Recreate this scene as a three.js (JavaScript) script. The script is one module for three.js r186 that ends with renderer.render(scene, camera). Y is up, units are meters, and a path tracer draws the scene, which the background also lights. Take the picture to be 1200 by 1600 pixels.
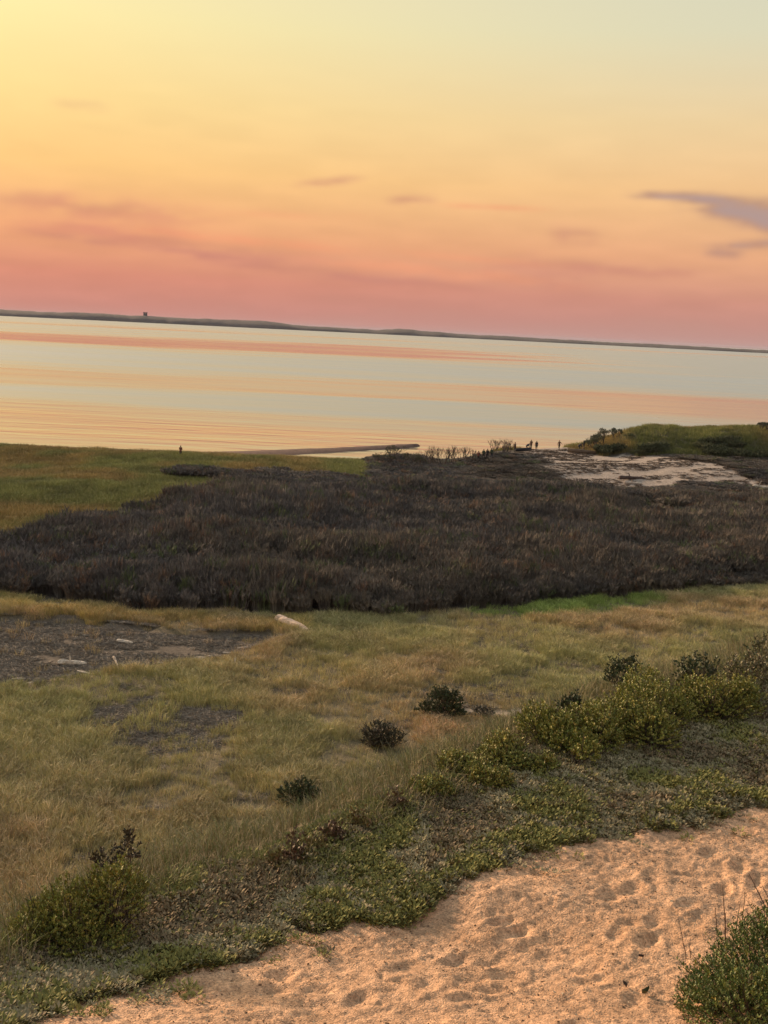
import * as THREE from 'three';
import { mergeGeometries } from 'three/addons/utils/BufferGeometryUtils.js';
import { MarchingCubes } from 'three/addons/objects/MarchingCubes.js';

// ------------------------------------------------------------------ camera, sky, sun, exposure
const scene = new THREE.Scene();
const RAD = Math.PI / 180;
const EYE = 22;
const camera = new THREE.PerspectiveCamera(2 * Math.atan(800 / 1800) / RAD, 768 / 1024, 0.1, 60000);
camera.position.set(0, EYE, 0);
camera.rotation.order = 'YXZ';
camera.rotation.x = -8.97 * RAD;
camera.rotation.z = 2.8 * RAD;
scene.add(camera);

const renderer = new THREE.WebGLRenderer({ antialias: true });
renderer.setSize(768, 1024);
renderer.toneMapping = THREE.LinearToneMapping;
renderer.toneMappingExposure = 1.12;
renderer.shadowMap.enabled = true;

const SUN_AZ = -50, SUN_EL = 18;            // degrees, azimuth to the left of the view direction
const sunDir = new THREE.Vector3(Math.sin(SUN_AZ * RAD) * Math.cos(SUN_EL * RAD), Math.sin(SUN_EL * RAD), -Math.cos(SUN_AZ * RAD) * Math.cos(SUN_EL * RAD));
const sun = new THREE.DirectionalLight(new THREE.Color().setRGB(1.0, 0.68, 0.43), 5);
sun.position.copy(sunDir).multiplyScalar(300);
sun.castShadow = true;
sun.shadow.radius = 8;
sun.shadow.mapSize.set(4096, 4096);
Object.assign(sun.shadow.camera, { left: -120, right: 120, top: 120, bottom: -120, near: 1, far: 900 });
scene.add(sun, sun.target);

// ------------------------------------------------------------------ random numbers and noise
function rng(seed) { let a = seed >>> 0; return () => { a = (a + 0x6D2B79F5) | 0; let t = Math.imul(a ^ (a >>> 15), 1 | a); t = (t + Math.imul(t ^ (t >>> 7), 61 | t)) ^ t; return ((t ^ (t >>> 14)) >>> 0) / 4294967296; }; }
function hash2(x, y, s) { let h = Math.imul(x | 0, 374761393) + Math.imul(y | 0, 668265263) + Math.imul(s | 0, 1442695041); h = Math.imul(h ^ (h >>> 13), 1274126177); h ^= h >>> 16; return (h >>> 0) / 4294967296; }
function vnoise(x, y, s = 0, period = 0) {
  const xi = Math.floor(x), yi = Math.floor(y); let fx = x - xi, fy = y - yi;
  fx = fx * fx * fx * (fx * (fx * 6 - 15) + 10); fy = fy * fy * fy * (fy * (fy * 6 - 15) + 10);
  const w = v => period ? ((v % period) + period) % period : v;
  const a = hash2(w(xi), w(yi), s), b = hash2(w(xi + 1), w(yi), s), c = hash2(w(xi), w(yi + 1), s), d = hash2(w(xi + 1), w(yi + 1), s);
  return a + (b - a) * fx + (c - a) * fy + (a - b - c + d) * fx * fy;
}
function fbm(x, y, oct = 4, s = 0) { let v = 0, a = 0.5, t = 0; for (let i = 0; i < oct; i++) { v += a * vnoise(x, y, s + i * 17); t += a; a *= 0.5; x = x * 2.03 + 11.3; y = y * 2.03 + 7.7; } return v / t; }
const clamp = (v, a = 0, b = 1) => Math.min(b, Math.max(a, v));
const smooth = (a, b, v) => { const t = clamp((v - a) / (b - a)); return t * t * (3 - 2 * t); };
const lerp = (a, b, t) => a + (b - a) * t;
function curve(pts) { return x => { if (x <= pts[0][0]) return pts[0][1]; for (let i = 1; i < pts.length; i++) if (x <= pts[i][0]) { const t = (x - pts[i - 1][0]) / (pts[i][0] - pts[i - 1][0]); return lerp(pts[i - 1][1], pts[i][1], t); } return pts[pts.length - 1][1]; }; }
function inPoly(x, z, poly) { let c = false; for (let i = 0, j = poly.length - 1; i < poly.length; j = i++) { const [xi, zi] = poly[i], [xj, zj] = poly[j]; if ((zi > z) !== (zj > z) && x < (xj - xi) * (z - zi) / (zj - zi) + xi) c = !c; } return c; }
const s2l = v => { v /= 255; return v <= 0.04045 ? v / 12.92 : Math.pow((v + 0.055) / 1.055, 2.4); };
const lin = (r, g, b) => [s2l(r), s2l(g), s2l(b)];
const mix3 = (a, b, t) => [lerp(a[0], b[0], t), lerp(a[1], b[1], t), lerp(a[2], b[2], t)];

// ------------------------------------------------------------------ the dusk sky: air and thin clouds, as one computed panorama
{
  const W = 2048, H = 1024, data = new Float32Array(W * H * 4);
  // colour of the clear air by elevation, on the sunward side, ahead and to the right, and opposite the sun
  const A = [[-90, lin(120, 90, 80)], [0, lin(200, 134, 122)], [2, lin(216, 138, 114)], [4, lin(240, 168, 118)], [7, lin(251, 200, 126)], [10, lin(254, 219, 144)], [13.5, lin(255, 235, 164)], [19, lin(250, 232, 186)], [28, lin(208, 208, 192)], [45, lin(180, 188, 190)], [90, lin(180, 186, 188)]];
  const B = [[-90, lin(110, 90, 85)], [0, lin(182, 138, 132)], [2, lin(204, 144, 126)], [4, lin(228, 168, 128)], [7, lin(240, 193, 140)], [10, lin(234, 205, 158)], [14, lin(216, 212, 184)], [20, lin(204, 208, 192)], [30, lin(180, 190, 188)], [50, lin(176, 185, 188)], [90, lin(180, 186, 188)]];
  const C = [[-90, lin(90, 85, 90)], [0, lin(140, 136, 148)], [4, lin(160, 146, 152)], [9, lin(190, 166, 164)], [16, lin(198, 184, 178)], [28, lin(192, 190, 188)], [50, lin(186, 189, 188)], [90, lin(180, 186, 188)]];
  const col = (T, e) => { for (let i = 1; i < T.length; i++) if (e <= T[i][0]) { const t = (e - T[i - 1][0]) / (T[i][0] - T[i - 1][0]); return mix3(T[i - 1][1], T[i][1], t); } return T[T.length - 1][1]; };
  // streaks of cloud: azimuth, elevation of the middle, half length, half height, tilt (degrees up per degree right), strength, colour, seed
  const grey = lin(150, 116, 118), rose = lin(212, 132, 116), pink = lin(240, 158, 118), mauve = lin(188, 120, 114);
  const clouds = [
    [16.6, 6.35, 4.4, 0.34, -0.05, 1.1, grey, 1], [18.6, 5.85, 4, 0.42, -0.05, 1.1, grey, 2], [13.4, 6.8, 3.4, 0.13, -0.04, 1, grey, 3], [16.2, 6.05, 2.6, 0.3, -0.2, 1, grey, 12], [17.0, 4.75, 3.2, 0.14, 0.08, 0.7, grey, 4], [15.4, 4.35, 1.3, 0.22, -0.05, 0.55, grey, 5],
    [-3.4, 6.9, 2.2, 0.14, 0.12, 0.5, mauve, 6], [0.6, 6.25, 1.6, 0.14, 0.03, 0.5, mauve, 7], [4.6, 6.05, 3.4, 0.07, -0.01, 0.65, pink, 8],
    [-14, 4.8, 7, 0.5, 0.0, 0.4, rose, 9], [-9, 3.4, 9, 0.35, -0.06, 0.35, mauve, 10], [-8, 3.95, 8, 0.16, -0.05, 0.75, pink, 11], [-14.5, 3.9, 5, 0.3, 0.02, 0.5, rose, 13], [-16, 5.1, 6, 0.3, -0.02, 0.26, mauve, 30], [-12, 3.3, 8, 0.12, -0.07, 0.55, mauve, 31], [-3, 2.5, 9, 0.14, -0.05, 0.45, mauve, 32], [4, 3.6, 6, 0.1, -0.04, 0.5, pink, 33], [11, 3.4, 5, 0.2, -0.02, 0.4, mauve, 34], [-6, 5.2, 6, 0.12, 0.03, 0.3, pink, 35],
    [2, 2.9, 9, 0.22, -0.05, 0.5, pink, 14], [8.5, 4.9, 1.6, 0.3, 0.0, 0.35, mauve, 15], [7, 3.1, 4, 0.5, 0.0, 0.3, mauve, 16], [-15, 9.4, 1.8, 0.2, -0.05, 0.2, mauve, 17],
    [24, 5.5, 6, 0.6, 0, 0.8, grey, 18], [33, 4.6, 5, 0.4, 0.02, 0.7, grey, 19], [-34, 4.4, 9, 0.5, 0, 0.6, rose, 20], [-60, 5, 8, 0.4, 0, 0.6, rose, 21], [52, 5, 9, 0.5, 0, 0.6, grey, 22], [80, 6, 12, 0.6, 0, 0.5, grey, 23], [-100, 6, 12, 0.6, 0, 0.5, mauve, 24],
  ];
  for (let j = 0; j < H; j++) {
    const el = ((j + 0.5) / H - 0.5) * 180;
    for (let i = 0; i < W; i++) {
      const th = ((i + 0.5) / W - 0.5) * 2 * Math.PI;            // atan2(z, x)
      let az = th / RAD + 90; if (az > 180) az -= 360;
      let dAz = Math.abs(az - SUN_AZ); if (dAz > 180) dAz = 360 - dAz;
      // between the sunward side, the view's right-hand side and the far side
      const t1 = smooth(22, 74, dAz), t2 = smooth(70, 165, dAz);
      let c = mix3(mix3(col(A, el), col(B, el), t1), col(C, el), t2);
      // glow round the low sun
      const ang = Math.acos(clamp(Math.sin(el * RAD) * Math.sin(SUN_EL * RAD) + Math.cos(el * RAD) * Math.cos(SUN_EL * RAD) * Math.cos(dAz * RAD), -1, 1)) / RAD;
      const g = 0.8 * Math.exp(-ang * ang / (2 * 13 * 13)) + 1.6 * Math.exp(-ang * ang / (2 * 6 * 6));
      c = [c[0] + g * 1.0, c[1] + g * 0.74, c[2] + g * 0.36];
      if (el > -1 && el < 16) for (const [a0, e0, L, h, tilt, s, cc, sd] of clouds) {
        const da = az - a0; if (Math.abs(da) > L * 1.1) continue;
        const wob = (fbm(az * 0.55 + sd * 9.1, el * 0.4, 3, sd) - 0.5) * h * 1.6;
        const de = el - e0 - da * tilt - wob; if (Math.abs(de) > h * 4) continue;
        const ex = 1 - smooth(0.25, 1.0, Math.abs(da) / L);
        const k = ex * Math.exp(-de * de / (2 * h * h * 0.7)) * s * smooth(0.15, 0.55, fbm(az * 0.4 + sd * 3.3, el * 4 - az * 0.25, 4, sd + 40));
        c = mix3(c, cc, clamp(k));
      }
      const n = 1 + (fbm(az * 0.35, el * 2.2, 4, 77) - 0.5) * 0.16 * smooth(15, 3, Math.abs(el));
      const o = (j * W + i) * 4; data[o] = c[0] * n * 0.92; data[o + 1] = c[1] * n * 0.92; data[o + 2] = c[2] * n * 0.92; data[o + 3] = 1;
    }
  }
  const sky = new THREE.DataTexture(data, W, H, THREE.RGBAFormat, THREE.FloatType);
  sky.mapping = THREE.EquirectangularReflectionMapping; sky.magFilter = THREE.LinearFilter; sky.minFilter = THREE.LinearFilter; sky.wrapS = THREE.RepeatWrapping; sky.needsUpdate = true;
  scene.background = sky; scene.environment = sky;
}
scene.fog = new THREE.FogExp2(new THREE.Color().setRGB(0.62, 0.62, 0.75), 2e-5);
scene.backgroundIntensity = 1; scene.environmentIntensity = 1;

// ------------------------------------------------------------------ small helpers
const taken = new Map();
function numbered(n) { const k = (taken.get(n) || 0); taken.set(n, k + 1); return k ? n + '_' + String(k).padStart(3, '0') : n; }
function tag(o, label, category, group, kind) { o.userData.label = label; o.userData.category = category; if (group) o.userData.group = group; if (kind) o.userData.kind = kind; return o; }
function structure(mesh, name, label) { mesh.name = name; mesh.userData.kind = 'structure'; if (label) mesh.userData.label = label; scene.add(mesh); return mesh; }
function base(name, x, y, z, turn = 0) { const g = new THREE.Group(); g.name = numbered(name); g.position.set(x, y, z); g.rotation.y = turn; scene.add(g); return g; }
function part(name, geo, mat, parent) { const m = new THREE.Mesh(geo, mat); m.name = name; parent.add(m); return m; }
class Tris {                                       // collects loose triangles with a colour each
  constructor() { this.p = []; this.c = []; this.n = []; }
  tri(a, b, c, col) { this.p.push(...a, ...b, ...c); if (col) for (let i = 0; i < 3; i++) this.c.push(...col); }
  quad(a, b, c, d, col) { this.tri(a, b, c, col); this.tri(a, c, d, col); }
  tube(a, b, ra, rb, n = 4, col) {                 // a tapered stick
    const d = new THREE.Vector3(b[0] - a[0], b[1] - a[1], b[2] - a[2]).normalize();
    const u = new THREE.Vector3(Math.abs(d.y) > 0.9 ? 1 : 0, Math.abs(d.y) > 0.9 ? 0 : 1, 0).cross(d).normalize(), v = d.clone().cross(u);
    const P = (c, r, k) => { const t = k / n * 2 * Math.PI, x = Math.cos(t) * r, y = Math.sin(t) * r; return [c[0] + u.x * x + v.x * y, c[1] + u.y * x + v.y * y, c[2] + u.z * x + v.z * y]; };
    for (let k = 0; k < n; k++) this.quad(P(a, ra, k), P(a, ra, k + 1), P(b, rb, k + 1), P(b, rb, k), col);
  }
  geo() {
    const g = new THREE.BufferGeometry(); g.setAttribute('position', new THREE.Float32BufferAttribute(this.p, 3));
    if (this.c.length) g.setAttribute('color', new THREE.Float32BufferAttribute(this.c, 3));
    const uv = new Float32Array(this.p.length / 3 * 2); for (let i = 0; i < uv.length / 2; i++) { uv[2 * i] = this.p[3 * i] + this.p[3 * i + 2] * 0.37; uv[2 * i + 1] = this.p[3 * i + 1] + this.p[3 * i + 2] * 0.61; }
    g.setAttribute('uv', new THREE.BufferAttribute(uv, 2));
    g.computeVertexNormals(); return g;
  }
}
function noiseTexture(size, fn, srgb) {
  const d = new Uint8Array(size * size * 4);
  for (let j = 0; j < size; j++) for (let i = 0; i < size; i++) { const v = fn(i / size, j / size), o = (j * size + i) * 4; const c = Array.isArray(v) ? v : [v, v, v]; d[o] = clamp(c[0]) * 255; d[o + 1] = clamp(c[1]) * 255; d[o + 2] = clamp(c[2]) * 255; d[o + 3] = 255; }
  const t = new THREE.DataTexture(d, size, size, THREE.RGBAFormat); t.magFilter = THREE.LinearFilter; t.minFilter = THREE.LinearFilter; t.wrapS = t.wrapT = THREE.RepeatWrapping; if (srgb) t.colorSpace = THREE.SRGBColorSpace; t.needsUpdate = true; return t;
}
const tileFbm = (u, v, f, oct, s) => { let a = 0.5, r = 0, t = 0; for (let i = 0; i < oct; i++) { r += a * vnoise(u * f, v * f, s + i, f); t += a; a *= 0.55; f *= 2; } return r / t; };

// ------------------------------------------------------------------ the lie of the land (metres; sea level is y = 0)
const ridgeZ = curve([[-40, 25], [-12, 0], [-6, -5.6], [-3.17, -9.35], [-2.16, -10.7], [-1.16, -11.41], [-0.4, -12.5], [0.5, -13.71], [1.58, -15.15], [3.09, -16.95], [4.64, -18.6], [6.38, -19.9], [7.4, -21.17], [12, -25], [30, -38], [60, -55]]);
const sandZ0 = curve([[-30, 12], [-6, -4.2], [-2.6, -7.9], [-2.35, -8.74], [-1.61, -9.43], [-0.66, -10.29], [0.45, -10.76], [0.75, -11.3], [1.62, -12.07], [2.43, -12.74], [3.94, -13.35], [5.1, -14.02], [9, -16.3], [30, -28]]);
const sandZ = x => sandZ0(x) + (fbm(x * 1.7, 3.1, 4, 5) - 0.5) * 0.5 + (fbm(x * 6, 9.1, 3, 6) - 0.5) * 0.22;
const thicketFront = curve([[-90, -92], [-28.4, -84], [-18.2, -81.5], [-7, -81.5], [1.3, -83.2], [8.3, -87.6], [13.6, -89.8], [23, -95.2], [34.8, -101.5], [90, -112]]);
const duneFoot = curve([[-120, -78], [-36, -89], [-33, -98], [-29, -113], [-18.5, -132], [-17.5, -200], [200, -200]]);
const shoreZ = curve([[-300, -200], [-60, -192], [-30, -190], [-10, -191], [0, -193], [8, -196], [15, -203], [22, -212], [30, -219], [42, -228], [60, -244], [200, -262], [400, -280]]);
const mudPoly = [[-60, -80], [-26.6, -78.6], [-21.2, -78.7], [-12.6, -76.4], [-6.7, -78], [-7.2, -75.2], [-8.6, -72], [-13.5, -67.6], [-18.2, -64.9], [-21.1, -62.2], [-60, -52]];
const beachPoly = [[22, -206], [25, -190], [25.4, -172], [29, -166], [34, -163], [39, -166], [44.4, -171], [50, -169], [56, -165.5], [60, -165], [59, -168], [55, -175], [52, -183], [48, -190], [42, -195.5], [36, -197], [33, -204], [34, -222], [22, -214]];
const wrackPoly = [[-16.5, -58.4], [-12.7, -54.2], [-9.1, -55.5], [-5.4, -57], [-7.2, -60.8], [-13, -61.5]];
function nearHill(x, z) {
  const s = -z;
  let h = s < 0 ? 20.4 - s * 0.12 : s < 8.6 ? 20.4 - 4.2 * (s / 8.6) : 16.2;
  if (s > 6.6 && s < 10.6) { const t = (s - 6.6) / 4; h = lerp(20.4 - 4.2 * (6.6 / 8.6) - 0.488 * 4 * t * (1 - t * 0.5), 16.2, smooth(0.5, 1, t)); h = Math.max(h, 16.2); }
  return h;
}
function height(x, z) {
  const sr = (ridgeZ(x) - z) * 0.68;                       // metres beyond the crest of the near bluff
  const n = fbm(x * 0.09, z * 0.09, 3, 21) - 0.5;
  // low ground: marsh, thicket hollow, dunes, shore
  let low = 1.0 + n * 0.5 + (fbm(x * 0.6, z * 0.6, 3, 22) - 0.5) * 0.16;
  low -= 0.35 * smooth(0, 4, inPoly(x, z, mudPoly) ? 4 : 0);
  low -= 0.0 * smooth(-140, -178, z) * smooth(-6, 0, x) * smooth(20, 12, x);
  // long low dune on the left
  const dl = smooth(-96, -150, z) * smooth(4, -34, x) + 0.75 * smooth(-146, -166, z) * smooth(6, -8, x) * (1 - smooth(4, -34, x));
  low += dl * (0.6 + 0.8 * (fbm(x * 0.05 + 4, z * 0.05, 3, 23) - 0.4)) - 1.6 * smooth(-28, -54, x) * smooth(-125, -160, z);
  // berm and beach on the right, then the high dune
  low += 1.6 * smooth(-166, -184, z) * smooth(8, 19, x) + 0.9 * smooth(-150, -172, z) * smooth(38, 50, x);
  const e1 = Math.hypot((x - 57) / 23, (z + 207) / 20), e2 = Math.hypot((x - 82) / 30, (z + 207) / 24), e3 = Math.hypot((x - 44) / 12, (z + 207) / 13);
  low += 3.9 * smooth(1, 0.05, e1) * (0.9 + 0.35 * n) + 3.4 * smooth(1, 0.1, e2) + 1.6 * smooth(1, 0.1, e3) + (fbm(x * 0.16, z * 0.16, 3, 29) - 0.5) * 1.4 * smooth(1.1, 0.6, e1);
  low += 2.6 * smooth(100, 160, x) * smooth(-120, -190, z) + 1.5 * smooth(-120, -200, x);
  // fall to the sea
  const sh = shoreZ(x) - z;                                // metres past the waterline
  low = lerp(low, 0.02 - sh * 0.07, smooth(-14 - 12 * smooth(4, -8, x), 3, sh)); if (sh > 3) low = 0.02 - sh * 0.07;
  // the sand spit beyond the low dune
  const sx = clamp((x + 34) / 40), spz = -187.5 - 36.5 * Math.pow(sx, 1.15);
  const w = 6 * (1 - 0.55 * sx) * (x < 7.5 ? 1 : 0) * smooth(7.5, 3, x);
  if (x > -48 && w > 0.05) low = Math.max(low, 0.45 * (1 - Math.pow((z - spz) / w, 2)) + (fbm(x * 0.4, z * 0.4, 2, 31) - 0.5) * 0.12);
  low = Math.max(low, -9);
  if (sr > 17) return low;
  const hn = nearHill(x, z) + (fbm(x * 0.5, z * 0.5, 3, 41) - 0.5) * 0.18;
  return sr <= 0 ? hn : lerp(hn, low, smooth(0, 1, sr / 17) * 0.25 + 0.75 * smooth(-0.02, 0.92, sr / 17));
}
const inMud = (x, z) => inPoly(x + (fbm(x * 0.5, z * 0.5, 3, 51) - 0.5) * 2.5, z + (fbm(x * 0.5, z * 0.5, 3, 52) - 0.5) * 2.5, mudPoly);
const inBeach = (x, z) => inPoly(x + (fbm(x * 0.4, z * 0.4, 3, 53) - 0.5) * 3, z + (fbm(x * 0.4, z * 0.4, 3, 54) - 0.5) * 4, beachPoly);
const inWrack = (x, z) => inPoly(x + (fbm(x * 0.7, z * 0.7, 3, 55) - 0.5) * 5, z + (fbm(x * 0.7, z * 0.7, 3, 56) - 0.5) * 5, wrackPoly);
function onDune(x, z) {                                    // grass-covered dunes beyond the thicket
  const jx = x + (fbm(x * 0.25, z * 0.25, 3, 57) - 0.5) * 6, jz = z + (fbm(x * 0.25, z * 0.25, 3, 58) - 0.5) * 9;
  const hollow = Math.hypot((jx + 19) / 10, (jz + 152.5) / 6) < 1;
  if (!hollow && (jz < duneFoot(jx) || (jx < -2 && jz < -160.5))) return 1;
  if (Math.hypot((jx - 57) / 22, (jz + 207) / 19) < 0.9 || Math.hypot((jx - 82) / 30, (jz + 207) / 24) < 0.85 || Math.hypot((jx - 44) / 11, (jz + 207) / 12) < 0.9) return 2;
  if (Math.hypot((jx - 34) / 7, (jz + 143) / 4) < 1 || Math.hypot((jx - 52) / 9, (jz + 150) / 3) < 1) return 1;
  return 0;
}
function zone(x, z) {
  const sh = shoreZ(x) - z;
  if (sh > -4) return 'shore';
  if (z > sandZ(x)) return 'sand';
  if (z > ridgeZ(x) - 0.9) return 'cover';
  if (inBeach(x, z)) return 'beach';
  if (onDune(x, z)) return 'dune';
  const zf = thicketFront(x) + (fbm(x * 0.35, 8.8, 4, 59) - 0.5) * 3.4;
  if (z < zf) return 'thicket';
  if (inMud(x, z)) return 'mud';
  if ((ridgeZ(x) - z) * 0.68 < 15) return 'slope';
  if (Math.hypot((x - 8.5) / 4.2, (z + 63) / 1.3) + (fbm(x * 0.8, z * 0.8, 3, 60) - 0.5) * 1.6 < 0.75) return 'bare';
  if (inWrack(x, z)) return 'wrack';
  return 'marsh';
}

// ------------------------------------------------------------------ ground sheet
const grain = noiseTexture(512, (u, v) => { const a = tileFbm(u, v, 16, 5, 3), b = tileFbm(u, v, 90, 2, 9); const k = 0.72 + 0.3 * (a - 0.5) + 0.35 * (b - 0.5); return [k * 1.02, k, k * 0.97]; }, true);
const grainBump = noiseTexture(512, (u, v) => 0.6 * tileFbm(u, v, 24, 4, 13) + 0.4 * tileFbm(u, v, 120, 2, 19));
function axis(list) { const out = []; for (let i = 0; i < list.length; i++) { const [a, b, step] = list[i]; const n = Math.max(1, Math.round((b - a) / step)); for (let k = 0; k < n; k++) out.push(a + (b - a) * k / n); } out.push(list[list.length - 1][1]); return out; }
const tone = { shore: [0.15, 0.092, 0.08], sand: [0.46, 0.33, 0.215], cover: [0.15, 0.115, 0.075], beach: [0.36, 0.31, 0.285], dune: [0.10, 0.09, 0.05], thicket: [0.062, 0.05, 0.043], mud: [0.125, 0.105, 0.088], slope: [0.15, 0.125, 0.075], wrack: [0.2, 0.17, 0.13], bare: [0.40, 0.33, 0.28], marsh: [0.15, 0.125, 0.075] };
{
  const xs = axis([[-420, -130, 14], [-130, -62, 3], [-62, -14, 0.9], [-14, -5, 0.4], [-5, 9, 0.2], [9, 16, 0.4], [16, 66, 0.9], [66, 130, 3], [130, 420, 14]]);
  const zs = axis([[-420, -262, 14], [-262, -150, 0.8], [-150, -60, 0.9], [-60, -24, 0.6], [-24, -7, 0.2], [-7, 6, 0.5], [6, 120, 6]]);
  const nx = xs.length, nz = zs.length, p = new Float32Array(nx * nz * 3), c = new Float32Array(nx * nz * 3), uv = new Float32Array(nx * nz * 2), idx = [];
  for (let j = 0; j < nz; j++) for (let i = 0; i < nx; i++) {
    const x = xs[i], z = zs[j], o = (j * nx + i) * 3; let h = height(x, z); const zn = zone(x, z);
    if (x > -8 && x < 11 && z > -18 && z < -5.4) h -= 0.3 * smooth(-0.1, 0.5, z - sandZ(x)) * smooth(-8, -7.2, x) * smooth(11, 10, x) * smooth(-5.4, -6, z);
    p[o] = x; p[o + 1] = h; p[o + 2] = z;
    const t = tone[zn], k = 0.8 + 0.4 * fbm(x * 0.8, z * 0.8, 3, 61);
    c[o] = t[0] * k; c[o + 1] = t[1] * k; c[o + 2] = t[2] * k;
    uv[(j * nx + i) * 2] = x / 3; uv[(j * nx + i) * 2 + 1] = z / 3;
    if (i < nx - 1 && j < nz - 1) { const a = j * nx + i; idx.push(a, a + nx, a + 1, a + 1, a + nx, a + nx + 1); }
  }
  const g = new THREE.BufferGeometry(); g.setAttribute('position', new THREE.BufferAttribute(p, 3)); g.setAttribute('color', new THREE.BufferAttribute(c, 3)); g.setAttribute('uv', new THREE.BufferAttribute(uv, 2)); g.setIndex(idx); g.computeVertexNormals();
  const m = new THREE.MeshStandardMaterial({ vertexColors: true, map: grain, bumpMap: grainBump, bumpScale: 0.04, roughness: 0.97 }); m.color.setRGB(1.85, 1.85, 1.85);
  structure(new THREE.Mesh(g, m), 'ground');
}

// ------------------------------------------------------------------ sand path on the bluff, with footprints pressed into it
const printSpots = [[0.58, -9.4], [0.86, -9.92], [1.18, -9.47], [1.05, -9.65], [0.88, -9.18], [1.6, -9.43], [2.1, -9.92], [2.07, -9.69], [1.51, -10.53], [1.38, -10.69], [1.72, -10.13], [2.63, -11.41], [2.87, -11.56], [3.14, -11.85], [3.37, -11.27], [3.33, -10.87], [2.78, -10.43], [3.96, -12.57], [3.85, -11.71], [4.22, -12.31], [0.38, -9.71], [-0.7, -9.41], [-0.78, -9.07], [-0.35, -9.2], [-0.01, -9.04]];
{
  const R = rng(71); for (let i = 0; i < 26; i++) { const x = -3 + R() * 10, z = sandZ0(x) + 1.2 + R() * 4; printSpots.push([x, z]); }
}
const prints = printSpots.map(([x, z], i) => { const R = rng(900 + i * 13); const a = 0.35 + R() * 0.9; return { x, z, ca: Math.cos(a), sa: Math.sin(a), l: 0.15 + R() * 0.06, w: 0.075 + R() * 0.04, d: 0.014 + R() * 0.02 }; });
function sandMicro(x, z) {
  let h = (fbm(x * 1.6, z * 1.6, 3, 81) - 0.5) * 0.10 + (fbm(x * 9, z * 9, 3, 82) - 0.5) * 0.026;
  const pock = vnoise(x * 17, z * 17, 84); h -= 0.014 * smooth(0.62, 0.95, pock); h += 0.010 * smooth(0.68, 0.95, vnoise(x * 21 + 7, z * 21, 85));
  for (const f of prints) {
    const dx = x - f.x, dz = z - f.z; if (dx * dx + dz * dz > 0.16) continue;
    const u = (dx * f.ca - dz * f.sa) / f.l, v = (dx * f.sa + dz * f.ca) / f.w, r = Math.hypot(u, v);
    h += -f.d * 1.25 * smooth(1.25, 0.2, r) + f.d * 0.4 * Math.exp(-((r - 1.45) ** 2) / 0.12);
  }
  return h;
}
{
  const x0 = -7.5, x1 = 10.5, z0 = -17.6, z1 = -5.6, st = 0.028, nx = Math.round((x1 - x0) / st), nz = Math.round((z1 - z0) / st);
  const id = new Int32Array((nx + 1) * (nz + 1)).fill(-1), p = [], c = [], uv = [], idx = [];
  const edge = []; for (let i = 0; i <= nx; i++) edge.push(sandZ(x0 + i * st));
  for (let j = 0; j <= nz; j++) for (let i = 0; i <= nx; i++) {
    const x = x0 + i * st, z = z0 + j * st, e = z - edge[i]; if (e < -0.6) continue;
    // only what the path's bank shows: finer sand near the view, none far outside it
    id[j * (nx + 1) + i] = p.length / 3;
    const inside = smooth(-0.35, 0.1, e);
    p.push(x, height(x, z) + 0.035 * inside - 0.14 * (1 - inside) + sandMicro(x, z) * (0.4 + 0.6 * inside), z);
    const k = 0.8 + 0.4 * fbm(x * 1.1, z * 1.1, 4, 86), w = fbm(x * 3, z * 3, 3, 87) - 0.5;
    c.push(0.52 * k, (0.322 + 0.02 * w) * k, (0.202 + 0.03 * w) * k); uv.push(x / 1.3, z / 1.3);
  }
  for (let j = 0; j < nz; j++) for (let i = 0; i < nx; i++) { const a = id[j * (nx + 1) + i], b = id[j * (nx + 1) + i + 1], d = id[(j + 1) * (nx + 1) + i], e = id[(j + 1) * (nx + 1) + i + 1]; if (a < 0 || b < 0 || d < 0 || e < 0) continue; idx.push(a, d, b, b, d, e); }
  const g = new THREE.BufferGeometry(); g.setAttribute('position', new THREE.Float32BufferAttribute(p, 3)); g.setAttribute('color', new THREE.Float32BufferAttribute(c, 3)); g.setAttribute('uv', new THREE.Float32BufferAttribute(uv, 2)); g.setIndex(idx); g.computeVertexNormals();
  const m = new THREE.MeshStandardMaterial({ vertexColors: true, map: grain, bumpMap: grainBump, bumpScale: 0.02, roughness: 0.95 }); m.color.setRGB(2, 2, 2);
  structure(new THREE.Mesh(g, m), 'sand_path');
}

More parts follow.
